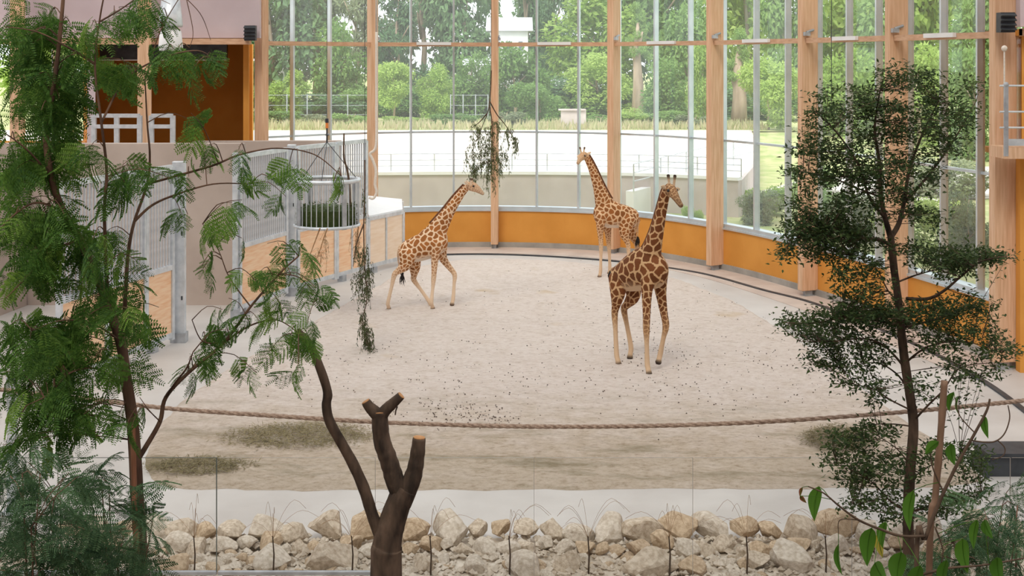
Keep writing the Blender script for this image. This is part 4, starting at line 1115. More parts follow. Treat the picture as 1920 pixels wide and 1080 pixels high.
def ordn(k):
    if k < 20: return ORDN[k]
    t, o = divmod(k+1, 10); return {2:'twentieth',3:'thirtieth',4:'fortieth',5:'fiftieth',6:'sixtieth'}[t] if o == 0 else {2:'twenty',3:'thirty',4:'forty',5:'fifty',6:'sixty'}[t]+'-'+ORDN[o-1]
rock_list = []
def rock(x, y, r, zc, label, group):
    me = RM[rrg.randrange(12)]
    o = bpy.data.objects.new('rock', me); COL.objects.link(o)
    o.rotation_euler = (rrg.uniform(-.35,.35), rrg.uniform(-.35,.35), rrg.uniform(0, 6.28)); o.scale = (r, r, r*rrg.uniform(.85,1.1))
    o.location = (x, y, zc); tag(o, label, 'rock', group); rock_list.append(o); return o
# back row of large rocks
row = []
x = -5.4
while x < 5.9:
    r = rrg.uniform(.15, .27); x += r; row.append((x, 15.08+rrg.uniform(-.14,.1), r)); x += r*.62
for k, (x, y, r) in enumerate(row):
    rock(x, y, r, .10+r*.40, '%s large limestone rock from the left in the back row' % ordn(k), 'large rocks of the back row')
# second row, middle sizes
x = -5.5
row = []
while x < 5.9:
    r = rrg.uniform(.09, .19); x += r; row.append((x, 14.68+rrg.uniform(-.14,.12), r)); x += r*.55
for k, (x, y, r) in enumerate(row):
    rock(x, y, r, .06+r*.45, '%s middle sized rock from the left in the second rock row' % ordn(k), 'middle sized limestone rocks')
# big rocks close to the glass
for k, (px, r, wh_) in enumerate(((505,.25,'left of the pruned trunk'),(615,.28,'just left of the pruned trunk'),(330,.2,'beside the feathery tree stake'),(795,.16,'just right of the pruned trunk'),
                             (985,.27,'below the middle of the rope'),(1065,.2,'right of the middle'),(1215,.29,'left of the large-leaved plant'),(1480,.26,'below the layered tree'),(1300,.2,'between two bare stems'),(895,.15,'in the middle front'),(1420,.17,'nearest the large-leaved plant'))):
    q = at(px, 1060, 14.15); rock(q.x, 14.15+rrg.uniform(-.12,.12), r, .06+r*.35, 'big pale rock in the front of the rock border '+wh_, 'big front rocks')
for k in range(150):
    x = rrg.uniform(-5.5, 5.8); y = rrg.uniform(13.9, 14.6); r = rrg.uniform(.05,.11)
    rock(x, y, r, .045+r*.4, 'small pale rubble stone between the larger border rocks', 'small rubble stones')
m = MB(); nn = 100
vs = []; fs = []
for i in range(nn+1):
    for j in range(13):
        x = -6.6+12.8*i/nn; y = 13.0+2.25*j/12
        z = .02+.05*math.sin(PI*min(1, j/12*1.1))+.03*noise.noise(Vector((x*3,y*3,1)))
        if j == 12: z = .0
        vs.append((x, y, max(z, .001)))
for i in range(nn):
    for j in range(12): fs.append((i*13+j, (i+1)*13+j, (i+1)*13+j+1, i*13+j+1))
m.add(vs, fs)
for _ in range(5200):
    x = rrg.uniform(-6.3, 6.1); y = rrg.uniform(13.1, 15.1); r = rrg.uniform(.015,.048)
    d = [Vector((rrg.gauss(0,1), rrg.gauss(0,1), rrg.gauss(0,1))).normalized()*r for _ in range(3)]
    c = Vector((x, y, .07+r*.3+.02*rrg.random()))
    a, b, e = d[0], d[1], d[2]
    m.add([c+Vector((r,0,0))+a*.3, c+Vector((-r,0,0))+b*.3, c+Vector((0,r,0))+e*.3, c+Vector((0,-r,0))-a*.3, c+Vector((0,0,r*.8))+b*.3, c+Vector((0,0,-r*.8))],
          [(0,2,4),(2,1,4),(1,3,4),(3,0,4),(2,0,5),(1,2,5),(3,1,5),(0,3,5)])
tag(m.build('rubble', M_ROCK[1], None, base=True), 'fine pale limestone rubble filling the rock border', 'rubble', kind='stuff')
# dark planting soil on the visitors' side
m = MB(); vs = []; fs = []
for i in range(61):
    for j in range(25):
        x = -12+24*i/60; y = 2+11.2*j/24
        vs.append((x, y, .03+.05*noise.noise(Vector((x*1.1,y*1.1,2)))+(.03 if j < 24 else -.03)))
for i in range(60):
    for j in range(24): fs.append((i*25+j, (i+1)*25+j, (i+1)*25+j+1, i*25+j+1))
m.add(vs, fs); struct(m.build('ground_soil', mottled('dark_soil', (.05,.035,.025), (.10,.07,.05), 5, .95, bump=.5), smooth=True), 'dark planting soil on the visitors\' side')

# ------------------------------------------------------------------ bare grass-like stems along the glass
for k, px in enumerate((364,512,660,807,955,1103,1255,1400,1548)):
    q = at(px, 1075, 13.95); q.z = .04
    t = thing('dry_stem_plant', q, 'thin dark bare stem with fine arching twigs, %s from the left' % ORDN[k], 'plant', 'bare stems along the rocks')
    zt = HC-(1005-YH)*13.95/F
    m = MB(); m.tube([q, (q.x+.01, q.y, zt*.6), (q.x-.005, q.y, zt)], [.011,.009,.006], 6); m.build('stem', M_BARK, t)
    rr = random.Random(k)
    for j in range(7):
        a = rr.uniform(0, 2*PI); L = rr.uniform(.25,.5); h = rr.uniform(.16,.42)
        P = [Vector((q.x, q.y, zt-.03)), Vector((q.x+math.cos(a)*L*.3, q.y+math.sin(a)*L*.15, zt+h*.6)), Vector((q.x+math.cos(a)*L*.7, q.y+math.sin(a)*L*.3, zt+h)), Vector((q.x+math.cos(a)*L*1.1, q.y+math.sin(a)*L*.4, zt+h*.7))]
        m = MB(); m.tube(open_spline(P, 9), .0018, 3); m.build('fine_twig', M_DRY, t)

# ------------------------------------------------------------------ branching plants
class Skel:
    """skeleton of branches: polylines with radii, kept so that twigs can be rooted on them"""
    def __init__(s): s.pts = []
    def branch(s, mb, path, r0, r1, n=7, sub=6, knob=0):
        pp = open_spline(path, sub*(len(path)-1)); L = len(pp)
        rad = [r0+(r1-r0)*i/(L-1) for i in range(L)]
        if knob:
            rad = [r*(1+knob*noise.noise(Vector((i*.55, r0*90, 0)))) for i, r in enumerate(rad)]
        mb.tube(pp, rad, n); s.pts += list(zip(pp, rad)); return pp
    def nearest(s, q, bias=None):
        best = None; bd = 1e9
        for p, r in s.pts:
            d = (p-q).length+max(0, p.z-q.z)*.7
            if d < bd: bd = d; best = p
        return best
def pxpath(l, Y):   # list of (x,y) or (x,y,dY)
    return [at(a[0], a[1], Y+(a[2] if len(a) > 2 else 0)) for a in l]

# fronds: feathery compound leaves
def frond_mesh(seed, L=.30, pairs=5, plen=.15, nl=11, ll=.030, lw=.0095, mat=None, droop=.5):
    r = random.Random(seed); m = MB()
    def rach(t): return Vector((L*t*(1-.12*t*droop), 0, -droop*.45*L*t*t))
    m.tube([rach(k/6) for k in range(7)], [.0022]*3+[.0016]*4, 3)
    def pinna(p, d, n, ln):
        k2 = max(5, int(nl*ln/plen)); sag = Vector((0,0,-1))
        pts = []
        for i in range(k2+1):
            t = i/k2; pts.append(p+d*(ln*t)+sag*(ln*.28*t*t))
        m.tube([pts[0], pts[len(pts)//2], pts[-1]], .0013, 3, cap=False)
        for i in range(1, k2+1):
            t = i/k2; tg = (pts[i]-pts[i-1]).normalized(); sd = tg.cross(n).normalized()
            le = ll*(.55+.45*math.sin(PI*min(1, .15+.8*t)))
            for s in (-1, 1):
                dv = sd*s+tg*.35+Vector((0,0,-.22))
                m.leaf(pts[i], dv, n+Vector((r.gauss(0,.15), r.gauss(0,.15), 0)), le*r.uniform(.85,1.1), lw)
    for k in range(pairs):
        t = .22+.75*k/max(1, pairs-1); p = rach(t); tg = (rach(min(1, t+.05))-rach(t-.05)).normalized()
        ln = plen*(.75+.4*math.sin(PI*t))*r.uniform(.85,1.1)
        for s in (-1, 1):
            d = (Vector((0, s, 0))*.85+tg*.62+Vector((0,0,r.uniform(-.25,.1)))).normalized()
            pinna(p, d, Vector((0,0,1)), ln)
    pinna(rach(1), (rach(1)-rach(.9)).normalized(), Vector((0,0,1)), plen*.9)
    me = bpy.data.meshes.new('frond'); me.from_pydata(m.v, [], m.f)
    me.materials.append(mat); return me
FR_D = [frond_mesh(k, L=.20+.03*(k%3), pairs=3+k%3, plen=.135, nl=9, ll=.042, lw=.0155, mat=M_FROND, droop=.4+.25*(k%3)) for k in range(8)]
FR_L = [frond_mesh(20+k, L=.24, pairs=4+k%2, plen=.15, nl=10, ll=.043, lw=.017, mat=M_FRONDL, droop=.9) for k in range(4)]
FR_S = [frond_mesh(40+k, L=.24, pairs=4, plen=.11, nl=10, ll=.034, lw=.0105, mat=M_SHRUB, droop=.5) for k in range(5)]
def frond_matrix(p, yaw, pitch, roll, s):
    return Matrix.Translation(p) @ Matrix.Rotation(yaw, 4, 'Z') @ Matrix.Rotation(pitch, 4, 'Y') @ Matrix.Rotation(roll, 4, 'X') @ Matrix.Scale(s, 4)
def bake(meshes_mats, name, parent, mat):
    """join many placed fronds into one mesh (stuff)"""
    V = []; Fc = []; o = 0
    for me, M in meshes_mats:
        n = len(me.vertices); a = np.empty(n*3); me.vertices.foreach_get('co', a); a = a.reshape(-1,3)
        Mn = np.array(M); V.append(a@Mn[:3,:3].T+Mn[:3,3])
        for p in me.polygons: Fc.append(tuple(i+o for i in p.vertices))
        o += n
    me = bpy.data.meshes.new(name); me.from_pydata(np.concatenate(V).tolist(), [], Fc); me.materials.append(mat)
    ob = bpy.data.objects.new(name, me); COL.objects.link(ob); ob.parent = parent; ob['kind'] = 'stuff'; return ob

# ---- feathery tree on the left
TY = 9.0
base = at(262, 1080, TY); base.z = 0
lt = thing('feathery_tree', base, 'slender tree with feathery compound leaves in the left foreground', 'tree')
sk = Skel(); m = MB()
b0 = at(268, 1400, TY); b0.z = 0.0
trunk_path = [b0, at(264,1080,TY), at(257,930,TY), at(253,850,TY), at(247,780,TY), at(236,705,TY), at(226,640,TY), at(203,575,TY), at(180,512,TY,), at(150,450,TY-.1), at(118,395,TY-.2), at(96,330,TY-.3), at(86,250,TY-.3), at(98,180,TY-.3), at(110,90,TY-.3), at(120,-20,TY-.3)]
sk.branch(m, trunk_path, .052, .012, 9); m.build('trunk', M_BARKB, lt, smooth=True)
BR = [([(258,862),(275,835,.05),(300,790,.1),(311,745,.15),(352,700,.2),(420,642,.3),(470,575,.35),(522,515,.4),(560,480,.4)], .022, .006),
      ([(311,745,.15),(330,716,0),(350,690,-.2),(362,660,-.3)], .010, .004),
      ([(236,705),(233,620,.1),(236,540,.15),(241,470,.2),(252,415,.25),(276,345,.3),(281,292,.3),(276,230,.3),(272,150,.3)], .020, .005),
      ([(252,415,.25),(285,385,.3),(330,365,.35),(400,345,.4),(470,345,.45)], .012, .004),
      ([(276,345,.3),(330,330,.2),(400,310,.1),(450,290,.1),(520,278,.1),(590,290,.2),(640,330,.3)], .010, .003),
      ([(203,575),(198,480,-.2),(196,390,-.3),(200,320,-.3),(190,230,-.4),(178,120,-.4),(188,30,-.4),(200,-30,-.4)], .016, .005),
      ([(188,40,-.4),(230,15,-.3),(270,-15,-.2)], .007, .003),
      ([(190,230,-.4),(235,150,-.2),(300,110,-.1),(370,95,0),(405,115,0)], .009, .003),
      ([(178,120,-.4),(130,90,-.5),(70,60,-.6),(10,50,-.7)], .009, .003),
      ([(118,395,-.2),(70,380,-.4),(30,400,-.5),(-10,440,-.6)], .010, .003),
      ([(150,450,-.1),(100,470,-.3),(50,520,-.5),(10,560,-.6)], .010, .003),
      ([(96,330,-.3),(50,280,-.5),(10,250,-.6)], .009, .003),
      ([(232,722),(200,700,-.2),(170,690,-.3),(130,700,-.4),(90,740,-.5),(50,760,-.6)], .010, .003),
      ([(420,642,.3),(380,640,.2),(360,600,.1)], .006, .003),
      ([(420,642,.3),(470,610,.5),(520,600,.6),(560,625,.6)], .009, .003),
      ([(470,575,.35),(430,520,.3),(410,470,.25),(380,420,.2)], .006, .002),
      ([(522,515,.4),(560,520,.5),(600,560,.5)], .006, .002),
      ([(350,0,.2),(362,60,.2),(355,90,.2)], .004, .002), ([(330,-20,.2),(375,25,.2),(395,75,.2)], .004, .002),
      ([(272,150,.3),(300,60,.3),(340,-10,.3)], .006, .003),
      ([(226,640),(180,610,-.2),(120,600,-.4),(60,620,-.5)], .009, .003),
      ([(300,790,.1),(280,770,-.2),(262,745,-.3)], .005, .002)]
for l, r0, r1 in BR:
    m = MB(); sk.branch(m, pxpath(l, TY), r0, r1, 6); m.build('branch', M_BARKB, lt, smooth=True)
# foliage areas: x, y, rx, ry, fronds, light share, depth spread
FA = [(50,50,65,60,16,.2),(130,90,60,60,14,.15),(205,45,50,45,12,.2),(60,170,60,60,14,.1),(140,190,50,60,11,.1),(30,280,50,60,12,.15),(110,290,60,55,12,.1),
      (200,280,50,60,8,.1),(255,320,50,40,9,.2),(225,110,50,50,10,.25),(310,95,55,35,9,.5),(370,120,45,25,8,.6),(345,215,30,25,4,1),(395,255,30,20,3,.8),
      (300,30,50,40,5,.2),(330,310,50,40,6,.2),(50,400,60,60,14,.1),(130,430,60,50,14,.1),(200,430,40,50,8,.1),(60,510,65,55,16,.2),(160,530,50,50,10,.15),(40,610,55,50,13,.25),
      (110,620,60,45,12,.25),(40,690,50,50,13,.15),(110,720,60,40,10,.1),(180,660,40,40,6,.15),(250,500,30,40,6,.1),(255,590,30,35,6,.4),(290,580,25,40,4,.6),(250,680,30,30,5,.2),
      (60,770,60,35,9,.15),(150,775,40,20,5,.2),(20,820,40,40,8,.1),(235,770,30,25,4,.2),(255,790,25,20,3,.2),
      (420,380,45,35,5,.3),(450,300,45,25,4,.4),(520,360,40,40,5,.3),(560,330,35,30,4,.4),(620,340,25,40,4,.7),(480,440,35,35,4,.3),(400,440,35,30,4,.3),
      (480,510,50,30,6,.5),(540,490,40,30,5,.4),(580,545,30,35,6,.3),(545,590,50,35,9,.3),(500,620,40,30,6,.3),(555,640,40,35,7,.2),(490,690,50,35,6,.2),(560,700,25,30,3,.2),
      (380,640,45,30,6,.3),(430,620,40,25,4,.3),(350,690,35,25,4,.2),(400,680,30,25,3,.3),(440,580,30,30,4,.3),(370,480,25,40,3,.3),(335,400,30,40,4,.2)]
rl = random.Random(4); placed = []; tm = MB(); ntw = 0
for (x, y, rx, ry, n, ls) in FA:
    n = int(n*(1.2 if x < 170 else .95 if x < 330 else .85)+.5); tips = max(2, n//3)
    fs_ = 1.0 if x < 170 else .9 if x < 330 else .74
    tw = []
    for k in range(tips):
        a = rl.uniform(0, 2*PI); rr = math.sqrt(rl.random())
        tip = at(x+rx*rr*math.cos(a)*.8, y+ry*rr*math.sin(a)*.8, TY+(0.25 if x > 330 else -.1)+rl.uniform(-.45,.45))
        src = sk.nearest(tip); mid = src.lerp(tip, .5)+Vector((0,0,.06))
        pp = open_spline([src, mid, tip], 6); tm.tube(pp, [.0045-.0004*i for i in range(7)], 4); tw.append(pp)
    for k in range(n):
        pp = tw[k % tips]; p = pp[rl.choice((3,4,5,6))]+Vector((rl.gauss(0,.015), rl.gauss(0,.015), rl.gauss(0,.015)))
        yaw = rl.uniform(0, 2*PI); 
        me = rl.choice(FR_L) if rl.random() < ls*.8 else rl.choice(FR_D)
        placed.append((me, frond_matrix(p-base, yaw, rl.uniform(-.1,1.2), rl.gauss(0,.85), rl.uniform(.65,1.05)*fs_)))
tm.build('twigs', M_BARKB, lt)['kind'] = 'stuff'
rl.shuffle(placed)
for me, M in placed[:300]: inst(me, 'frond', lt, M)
rest = placed[300:]
# extra inner fronds that only thicken the dense mass
for (x, y, rx, ry, n, ls) in FA[:36]:
    if n < 9 or x > 170: continue
    for k in range(int(n*.75)):
        q = at(x+rl.gauss(0, rx*.5), y+rl.gauss(0, ry*.5), TY+.15+rl.uniform(-.3,.5))
        rest.append((rl.choice(FR_D), frond_matrix(q-base, rl.uniform(0,6.28), rl.uniform(-.1,1.2), rl.gauss(0,.85), rl.uniform(.65,1.0))))
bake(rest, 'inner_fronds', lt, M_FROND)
st = MB(); a = at(262,1400,TY-.09); a.z = .0; st.tube([a, at(258,1080,TY-.09), at(253,960,TY-.09), at(249,800,TY-.09)], [.022,.021,.02,.018], 8)
tag(st.build('tree_stake', M_STAKE, None, base=True), 'reddish wooden stake tied along the feathery tree trunk', 'stake')

# ---- pruned bare trunk in the middle foreground
PY = 10.0
base = at(724, 1080, PY); base.z = 0
pt = thing('pruned_tree', base, 'dark bare pruned trunk with sawn off forks in the middle foreground', 'tree')
sk2 = Skel(); a = at(722,1400,PY); a.z = 0
m = MB(); sk2.branch(m, [a, at(724,1080,PY), at(726,1020,PY), at(735,980,PY), at(751,935,PY), at(762,915,PY)], .135, .088, 12, 8, .05); m.build('trunk', M_BARK, pt, smooth=True)
limbs = [([(757,938),(742,905),(734,880),(726,855),(717,830),(713,800),(712,772)], .078, .062, True),
         ([(752,945),(770,905),(778,880),(783,850),(786,821)], .080, .050, True),
         ([(713,782),(702,772),(692,762),(686,753)], .058, .036, True),
         ([(712,785),(722,770),(738,755),(752,742)], .055, .034, True),
         ([(712,1003),(698,965),(682,915),(662,870),(640,830),(618,790),(612,760),(614,735),(600,690),(580,645),(556,620)], .048, .030, False)]
for l, r0, r1, cut in limbs:
    m = MB(); pp = sk2.branch(m, pxpath(l, PY), r0, r1, 10, 5, .07); lo = m.build('limb', M_BARK, pt, smooth=True)
    if cut:
        d = (pp[-1]-pp[-3]).normalized(); m = MB(); m.tube([pp[-1]-d*.004, pp[-1]+d*.006], r1*.93, 12); m.build('cut_face', M_CUT, lo)
m = MB(); m.tube(pxpath([(745,762),(742,770),(741,778)], PY), .006, 5); m.build('twig_stub', M_BARK, pt)

# ---- layered dark tree on the right
LY = 13.2
base = at(1704, 1080, LY); base.z = 0
rt_ = thing('layered_tree', base, 'dark small-leaved tree with flat layered boughs in the right foreground', 'tree')
sk3 = Skel(); a = at(1704,1100,LY); a.z = 0
m = MB(); sk3.branch(m, [a, at(1704,1036,LY), at(1703,960,LY), at(1707,880,LY), at(1713,800,LY), at(1707,745,LY), at(1697,680,LY), at(1690,620,LY), at(1684,560,LY), at(1676,500,LY), at(1670,440,LY)], .062, .036, 9, 5, .08); m.build('trunk', M_BARK, rt_, smooth=True)
BR3 = [([(1670,445),(1660,410),(1652,370),(1648,300),(1640,240),(1650,170)], .032, .008), ([(1670,445),(1685,420,.1),(1695,380,.2),(1705,320,.2),(1730,250,.3),(1760,190,.3)], .030, .007),
       ([(1671,460),(1650,450,-.1),(1620,447,-.2),(1590,452,-.3),(1540,440,-.4),(1480,450,-.5)], .022, .005), ([(1660,410),(1630,370,-.2),(1610,310,-.3),(1570,250,-.4),(1530,210,-.5)], .018, .005),
       ([(1695,380,.2),(1740,330,.4),(1790,260,.5),(1830,190,.5)], .018, .004), ([(1652,370),(1600,350,.3),(1550,330,.4),(1490,320,.5)], .014, .004),
       ([(1700,560),(1740,560,-.2),(1770,545,-.3),(1800,520,-.4),(1840,490,-.5),(1890,480,-.6)], .020, .004), ([(1680,530),(1720,515,.2),(1760,505,.4),(1800,500,.5)], .012, .003),
       ([(1684,565),(1665,545,.2),(1640,500,.3),(1600,480,.4)], .010, .003), ([(1688,610),(1640,600,-.2),(1590,595,-.4),(1530,605,-.5),(1470,605,-.6)], .018, .004),
       ([(1690,615),(1730,605,.2),(1780,590,.4),(1840,565,.5)], .016, .004), ([(1697,690),(1660,650,-.1),(1620,635,-.3),(1560,640,-.4),(1500,640,-.5)], .014, .003),
       ([(1698,680),(1740,650,-.2),(1800,640,-.3),(1870,655,-.4)], .014, .003), ([(1706,735),(1680,700,.3),(1640,680,.5),(1580,690,.6)], .012, .003),
       ([(1712,790),(1740,760,-.2),(1770,730,-.3),(1800,690,-.4),(1860,680,-.5)], .014, .003), ([(1710,770),(1670,750,-.2),(1640,730,-.4),(1600,720,-.5)], .010, .003),
       ([(1712,800),(1670,795,.2),(1620,800,.3),(1590,830,.3)], .009, .003), ([(1706,870),(1680,840,-.2),(1650,820,-.3)], .009, .003), ([(1705,960),(1670,940,-.2),(1630,900,-.3),(1570,870,-.4)], .012, .003),
       ([(1704,960),(1740,950,-.2),(1790,935,-.3),(1840,930,-.4)], .011, .003), ([(1704,965),(1650,960,.2),(1600,945,.3)], .008, .003), ([(1705,900),(1750,870,.2),(1800,850,.3)], .009, .003)]
for l, r0, r1 in BR3:
    m = MB(); sk3.branch(m, pxpath(l, LY), r0, r1, 6); m.build('branch', M_BARK, rt_, smooth=True)
FB = [(1600,180,70,30,20),(1690,140,50,25,12),(1760,160,60,35,16),(1820,200,30,50,14),(1560,240,60,40,26),(1640,230,70,50,36),(1720,230,60,50,30),(1790,260,45,45,20),(1520,290,40,30,14),(1580,310,60,40,26),(1650,310,60,40,24),
      (1720,320,50,40,20),(1520,340,35,20,8),(1490,320,20,15,5),(1540,390,60,30,30),(1600,400,60,40,34),(1660,360,40,40,14),(1740,390,50,35,16),(1500,430,35,30,20),(1560,440,60,30,26),(1620,450,30,25,10),(1480,470,20,25,8),(1530,470,35,20,10),
      (1600,490,40,25,10),(1640,520,40,25,12),(1580,510,30,20,7),(1700,470,40,25,10),(1760,475,50,20,16),(1820,475,50,16,24),(1880,480,25,10,8),(1790,500,50,20,12),
      (1500,605,40,14,16),(1560,595,50,20,26),(1620,590,50,28,28),(1680,590,45,30,26),(1740,590,50,28,22),(1800,580,45,22,16),(1840,570,25,14,7),(1600,560,40,20,10),
      (1540,635,50,16,14),(1600,640,50,22,16),(1520,670,20,20,5),(1560,690,30,20,7),(1640,680,40,25,10),(1760,640,50,20,12),(1820,630,50,20,14),(1880,655,30,15,9),(1840,680,40,25,10),(1780,690,40,25,9),(1600,720,35,15,6),(1650,730,30,20,6),
      (1740,730,30,25,7),(1580,830,35,22,12),(1640,870,55,25,20),(1600,890,40,20,12),(1700,880,40,20,10),(1620,800,25,20,7),(1650,820,30,20,7),(1780,850,50,25,14),(1830,870,35,20,10),(1640,930,50,20,12),(1600,950,25,15,5),(1760,940,50,20,14),(1820,930,40,20,12),(1680,970,30,15,6),(1560,860,25,15,6)]
rl = random.Random(11); tm = MB(); lm = MB()
for (x, y, rx, ry, n) in FB:
    for k in range(n):
        a = rl.uniform(0, 2*PI); rr = math.sqrt(rl.random()); 
        tip = at(x+rx*rr*math.cos(a), y+ry*rr*math.sin(a), LY+rl.uniform(-.75,.75))
        src = sk3.nearest(tip)
        pp = open_spline([src, src.lerp(tip, .55)+Vector((rl.gauss(0,.02), 0, rl.gauss(.0,.025))), tip], 5); tm.tube(pp, [.0045,.004,.0035,.003,.0025,.002], 3, cap=False)
        nl_ = 34
        for j in range(nl_):
            s = rl.choice((2,3,3,4,4,5,5,5)); p = pp[s]+Vector((rl.gauss(0,.06), rl.gauss(0,.06), rl.gauss(0,.035)))
            d = Vector((rl.gauss(0,1), rl.gauss(0,1), rl.gauss(0,.5)))
            lm.leaf(p, d, (rl.gauss(0,.5), rl.gauss(0,.5), 1), rl.uniform(.045,.068), rl.uniform(.021,.030))
tm.build('twigs', M_BARK, rt_)['kind'] = 'stuff'
lm.build('foliage', M_SMALL, rt_)['kind'] = 'stuff'

# ---- broad-leaved plant with bamboo cane, right foreground
QY = 7.0
m = MB(); a = at(1732,1300,QY); a.z = .0; cane = [a, at(1742,1080,QY), at(1754,930,QY), at(1764,810,QY), at(1771,714,QY)]
pp = open_spline(cane, 24); m.tube(pp, [.0185 if k % 5 else .0215 for k in range(25)], 9)
tag(m.build('bamboo_cane', M_BAMBOO, None, base=True, smooth=True), 'upright brown bamboo cane in the right foreground', 'cane')
base = at(1722,1200,QY-.1); base.z = 0
bp_ = thing('broad_leaved_plant', base, 'climbing plant with large glossy green leaves by the bamboo cane', 'plant')
sk4 = Skel(); a = base.copy()
for l, r0, r1 in (([(1722,1300),(1718,1080),(1735,1010),(1762,940),(1795,870),(1828,812),(1850,770),(1856,748)], .014, .006),
                  ([(1735,1005),(1690,1005,-.1),(1650,992,-.15),(1610,975,-.2),(1575,950,-.25),(1545,925,-.3),(1515,912,-.3)], .009, .003),
                  ([(1822,826),(1860,829,.05),(1882,815,.1),(1893,785,.1),(1890,760,.1)], .0045, .003), ([(1870,825,.05),(1884,840,.05),(1880,855,.05),(1860,862,.05)], .004, .002),
                  ([(1610,975,-.2),(1575,975,-.2),(1572,1000,-.2)], .003, .002), ([(1718,1080),(1780,1065),(1840,1060),(1930,1045)], .008, .004), ([(1754,990),(1768,1030),(1765,1055)], .005,.003),
                  ([(1770,925),(1750,880),(1745,850)], .005,.003), ([(1828,812),(1800,780),(1790,745)], .004,.002)):
    m = MB(); path = pxpath(l, QY-.1)
    if l[0][1] == 1300: path[0].z = 0
    sk4.branch(m, path, r0, r1, 6); m.build('stem', M_TWIG, bp_, smooth=True)
def blade(px0, py0, px1, py1, wpx, Y, mat, turn=0.0, name='leaf'):
    p = at(px0, py0, Y); q = at(px1, py1, Y); d = q-p; L = d.length; d.normalize()
    W = wpx/F*Y; v = Vector((0,1,0)); sd = d.cross(v).normalized(); sd = (sd*math.cos(turn)+v*math.sin(turn)).normalized(); n = sd.cross(d)
    m = MB(); vs = []; fs = []; S_ = 9
    for i in range(S_+1):
        t = i/S_; wd = W*.5*math.sin(PI*min(1, t**.8))**.8 if 0 < t < 1 else .001
        wd *= (1-.25*t); c = p+d*L*t+n*(.10*L*math.sin(PI*t))
        for k, f in enumerate((-1,-.5,0,.5,1)): vs.append(c+sd*wd*f+n*(abs(f)*wd*.28))
    for i in range(S_):
        for k in range(4): fs.append((i*5+k, i*5+k+1, (i+1)*5+k+1, (i+1)*5+k))
    m.add(vs, fs); lf = m.build(name, mat, bp_, smooth=True)
    m = MB(); m.tube([p+n*(.10*L*math.sin(PI*t/6))*1+d*L*t/6-n*.0015 for t in range(7)], [.0022]*5+[.0012]*2, 4); m.build('midrib', M_BIG, lf)
    s = sk4.nearest(p); m = MB(); m.tube([s, s.lerp(p,.5)+Vector((0,0,.008)), p], .0022, 4); m.build('leaf_stalk', M_BIG, lf)
for args in ((1535,912,1527,977,30,6.7,M_BIG,.2),(1712,920,1706,995,29,6.8,M_BIG,.3),(1634,990,1626,1062,36,6.75,M_BIG,.1),(1572,1020,1579,1078,20,6.7,M_BIG,.7),(1660,978,1655,1028,26,6.85,M_BIG,.4),
             (1648,1000,1655,1046,22,6.95,M_YELLOWLEAF,.2),(1846,780,1853,822,18,6.9,M_BIG,.2),(1788,735,1780,772,22,7.0,M_BIG,.5),(1796,745,1798,778,10,6.95,M_BIG,.7),(1760,828,1735,852,22,6.8,M_BIG,.2),
             (1783,832,1790,872,24,6.85,M_BIG,.2),(1832,975,1826,1030,22,6.9,M_BIG,.2),(1845,975,1862,1010,24,6.9,M_BIG,.4),(1690,1035,1682,1100,40,6.7,M_BIG,.1),(1725,1060,1715,1130,36,6.6,M_BIG,.2),
             (1640,1055,1665,1095,40,6.6,M_BIG,.5),(1805,1010,1815,1075,34,6.9,M_BIG,.2),(1870,1045,1880,1100,34,6.8,M_BIG,.3),(1775,1050,1770,1110,30,6.8,M_BIG,.4)):
    blade(*args)
blade(1504,914,1500,932,8,6.7,M_DEADLEAF,.2,'dead_leaf'); blade(1500,930,1512,943,9,6.7,M_DEADLEAF,.2,'dead_leaf')

# ---- low feathery shrubs at the bottom corners
def shrub(px, Y, areas, label, nst=7, seed=1, mats=None):
    base = at(px, 1300, Y); base.z = 0
    t = thing('feathery_shrub', base, label, 'shrub', 'low feathery shrubs'); s_ = Skel(); r = random.Random(seed)
    for k in range(nst):
        ar = areas[k % len(areas)]; tip = at(ar[0]+r.gauss(0,ar[2]*.3), ar[1]+ar[3]*.2, Y+r.uniform(-.4,.4))
        b = base+Vector((r.gauss(0,.12), r.gauss(0,.1), 0)); m = MB()
        s_.branch(m, [b, b.lerp(tip,.5)+Vector((r.gauss(0,.06),0,.1)), tip], .012, .004, 6); m.build('stem', M_BARKB, t, smooth=True)
    pl = []; tw = MB()
    for (x, y, rx, ry, n) in areas:
        for k in range(int(n*.68)):
            q = at(x+r.gauss(0,rx*.5), y+r.gauss(0,ry*.5), Y+r.uniform(-.45,.45)); src = s_.nearest(q)
            if k % 3 == 0: tw.tube([src, src.lerp(q,.5)+Vector((0,0,.03)), q], .003, 3, cap=False)
            pl.append((r.choice(FR_S), frond_matrix(q-base, r.uniform(0,6.28), r.uniform(-.4,.9), r.gauss(0,.8), r.uniform(.7,1.1))))
    tw.build('twigs', M_BARKB, t)['kind'] = 'stuff'
    r.shuffle(pl); n = min(len(pl), 110)
    for me, M in pl[:n]: inst(me, 'frond', t, M)
    if pl[n:]: bake(pl[n:], 'inner_fronds', t, M_SHRUB)
shrub(90, 7.8, [(40,880,60,40,26),(110,930,60,50,34),(30,980,50,50,30),(120,1020,70,50,40),(50,1060,60,30,30)], 'dense blue green feathery shrub in the bottom left corner', 9, 3)
shrub(215, 8.3, [(190,900,40,30,16),(205,970,45,40,24),(230,1040,45,40,24),(280,960,15,35,6),(285,1060,25,30,7)], 'feathery shrub around the foot of the feathery tree', 8, 4)
shrub(1870, 8.6, [(1890,940,30,40,14),(1850,990,45,40,24),(1900,1030,35,40,18),(1790,1010,45,40,20),(1830,1060,60,25,22),(1740,1050,40,30,12)], 'dense feathery shrub in the bottom right corner', 9, 5)

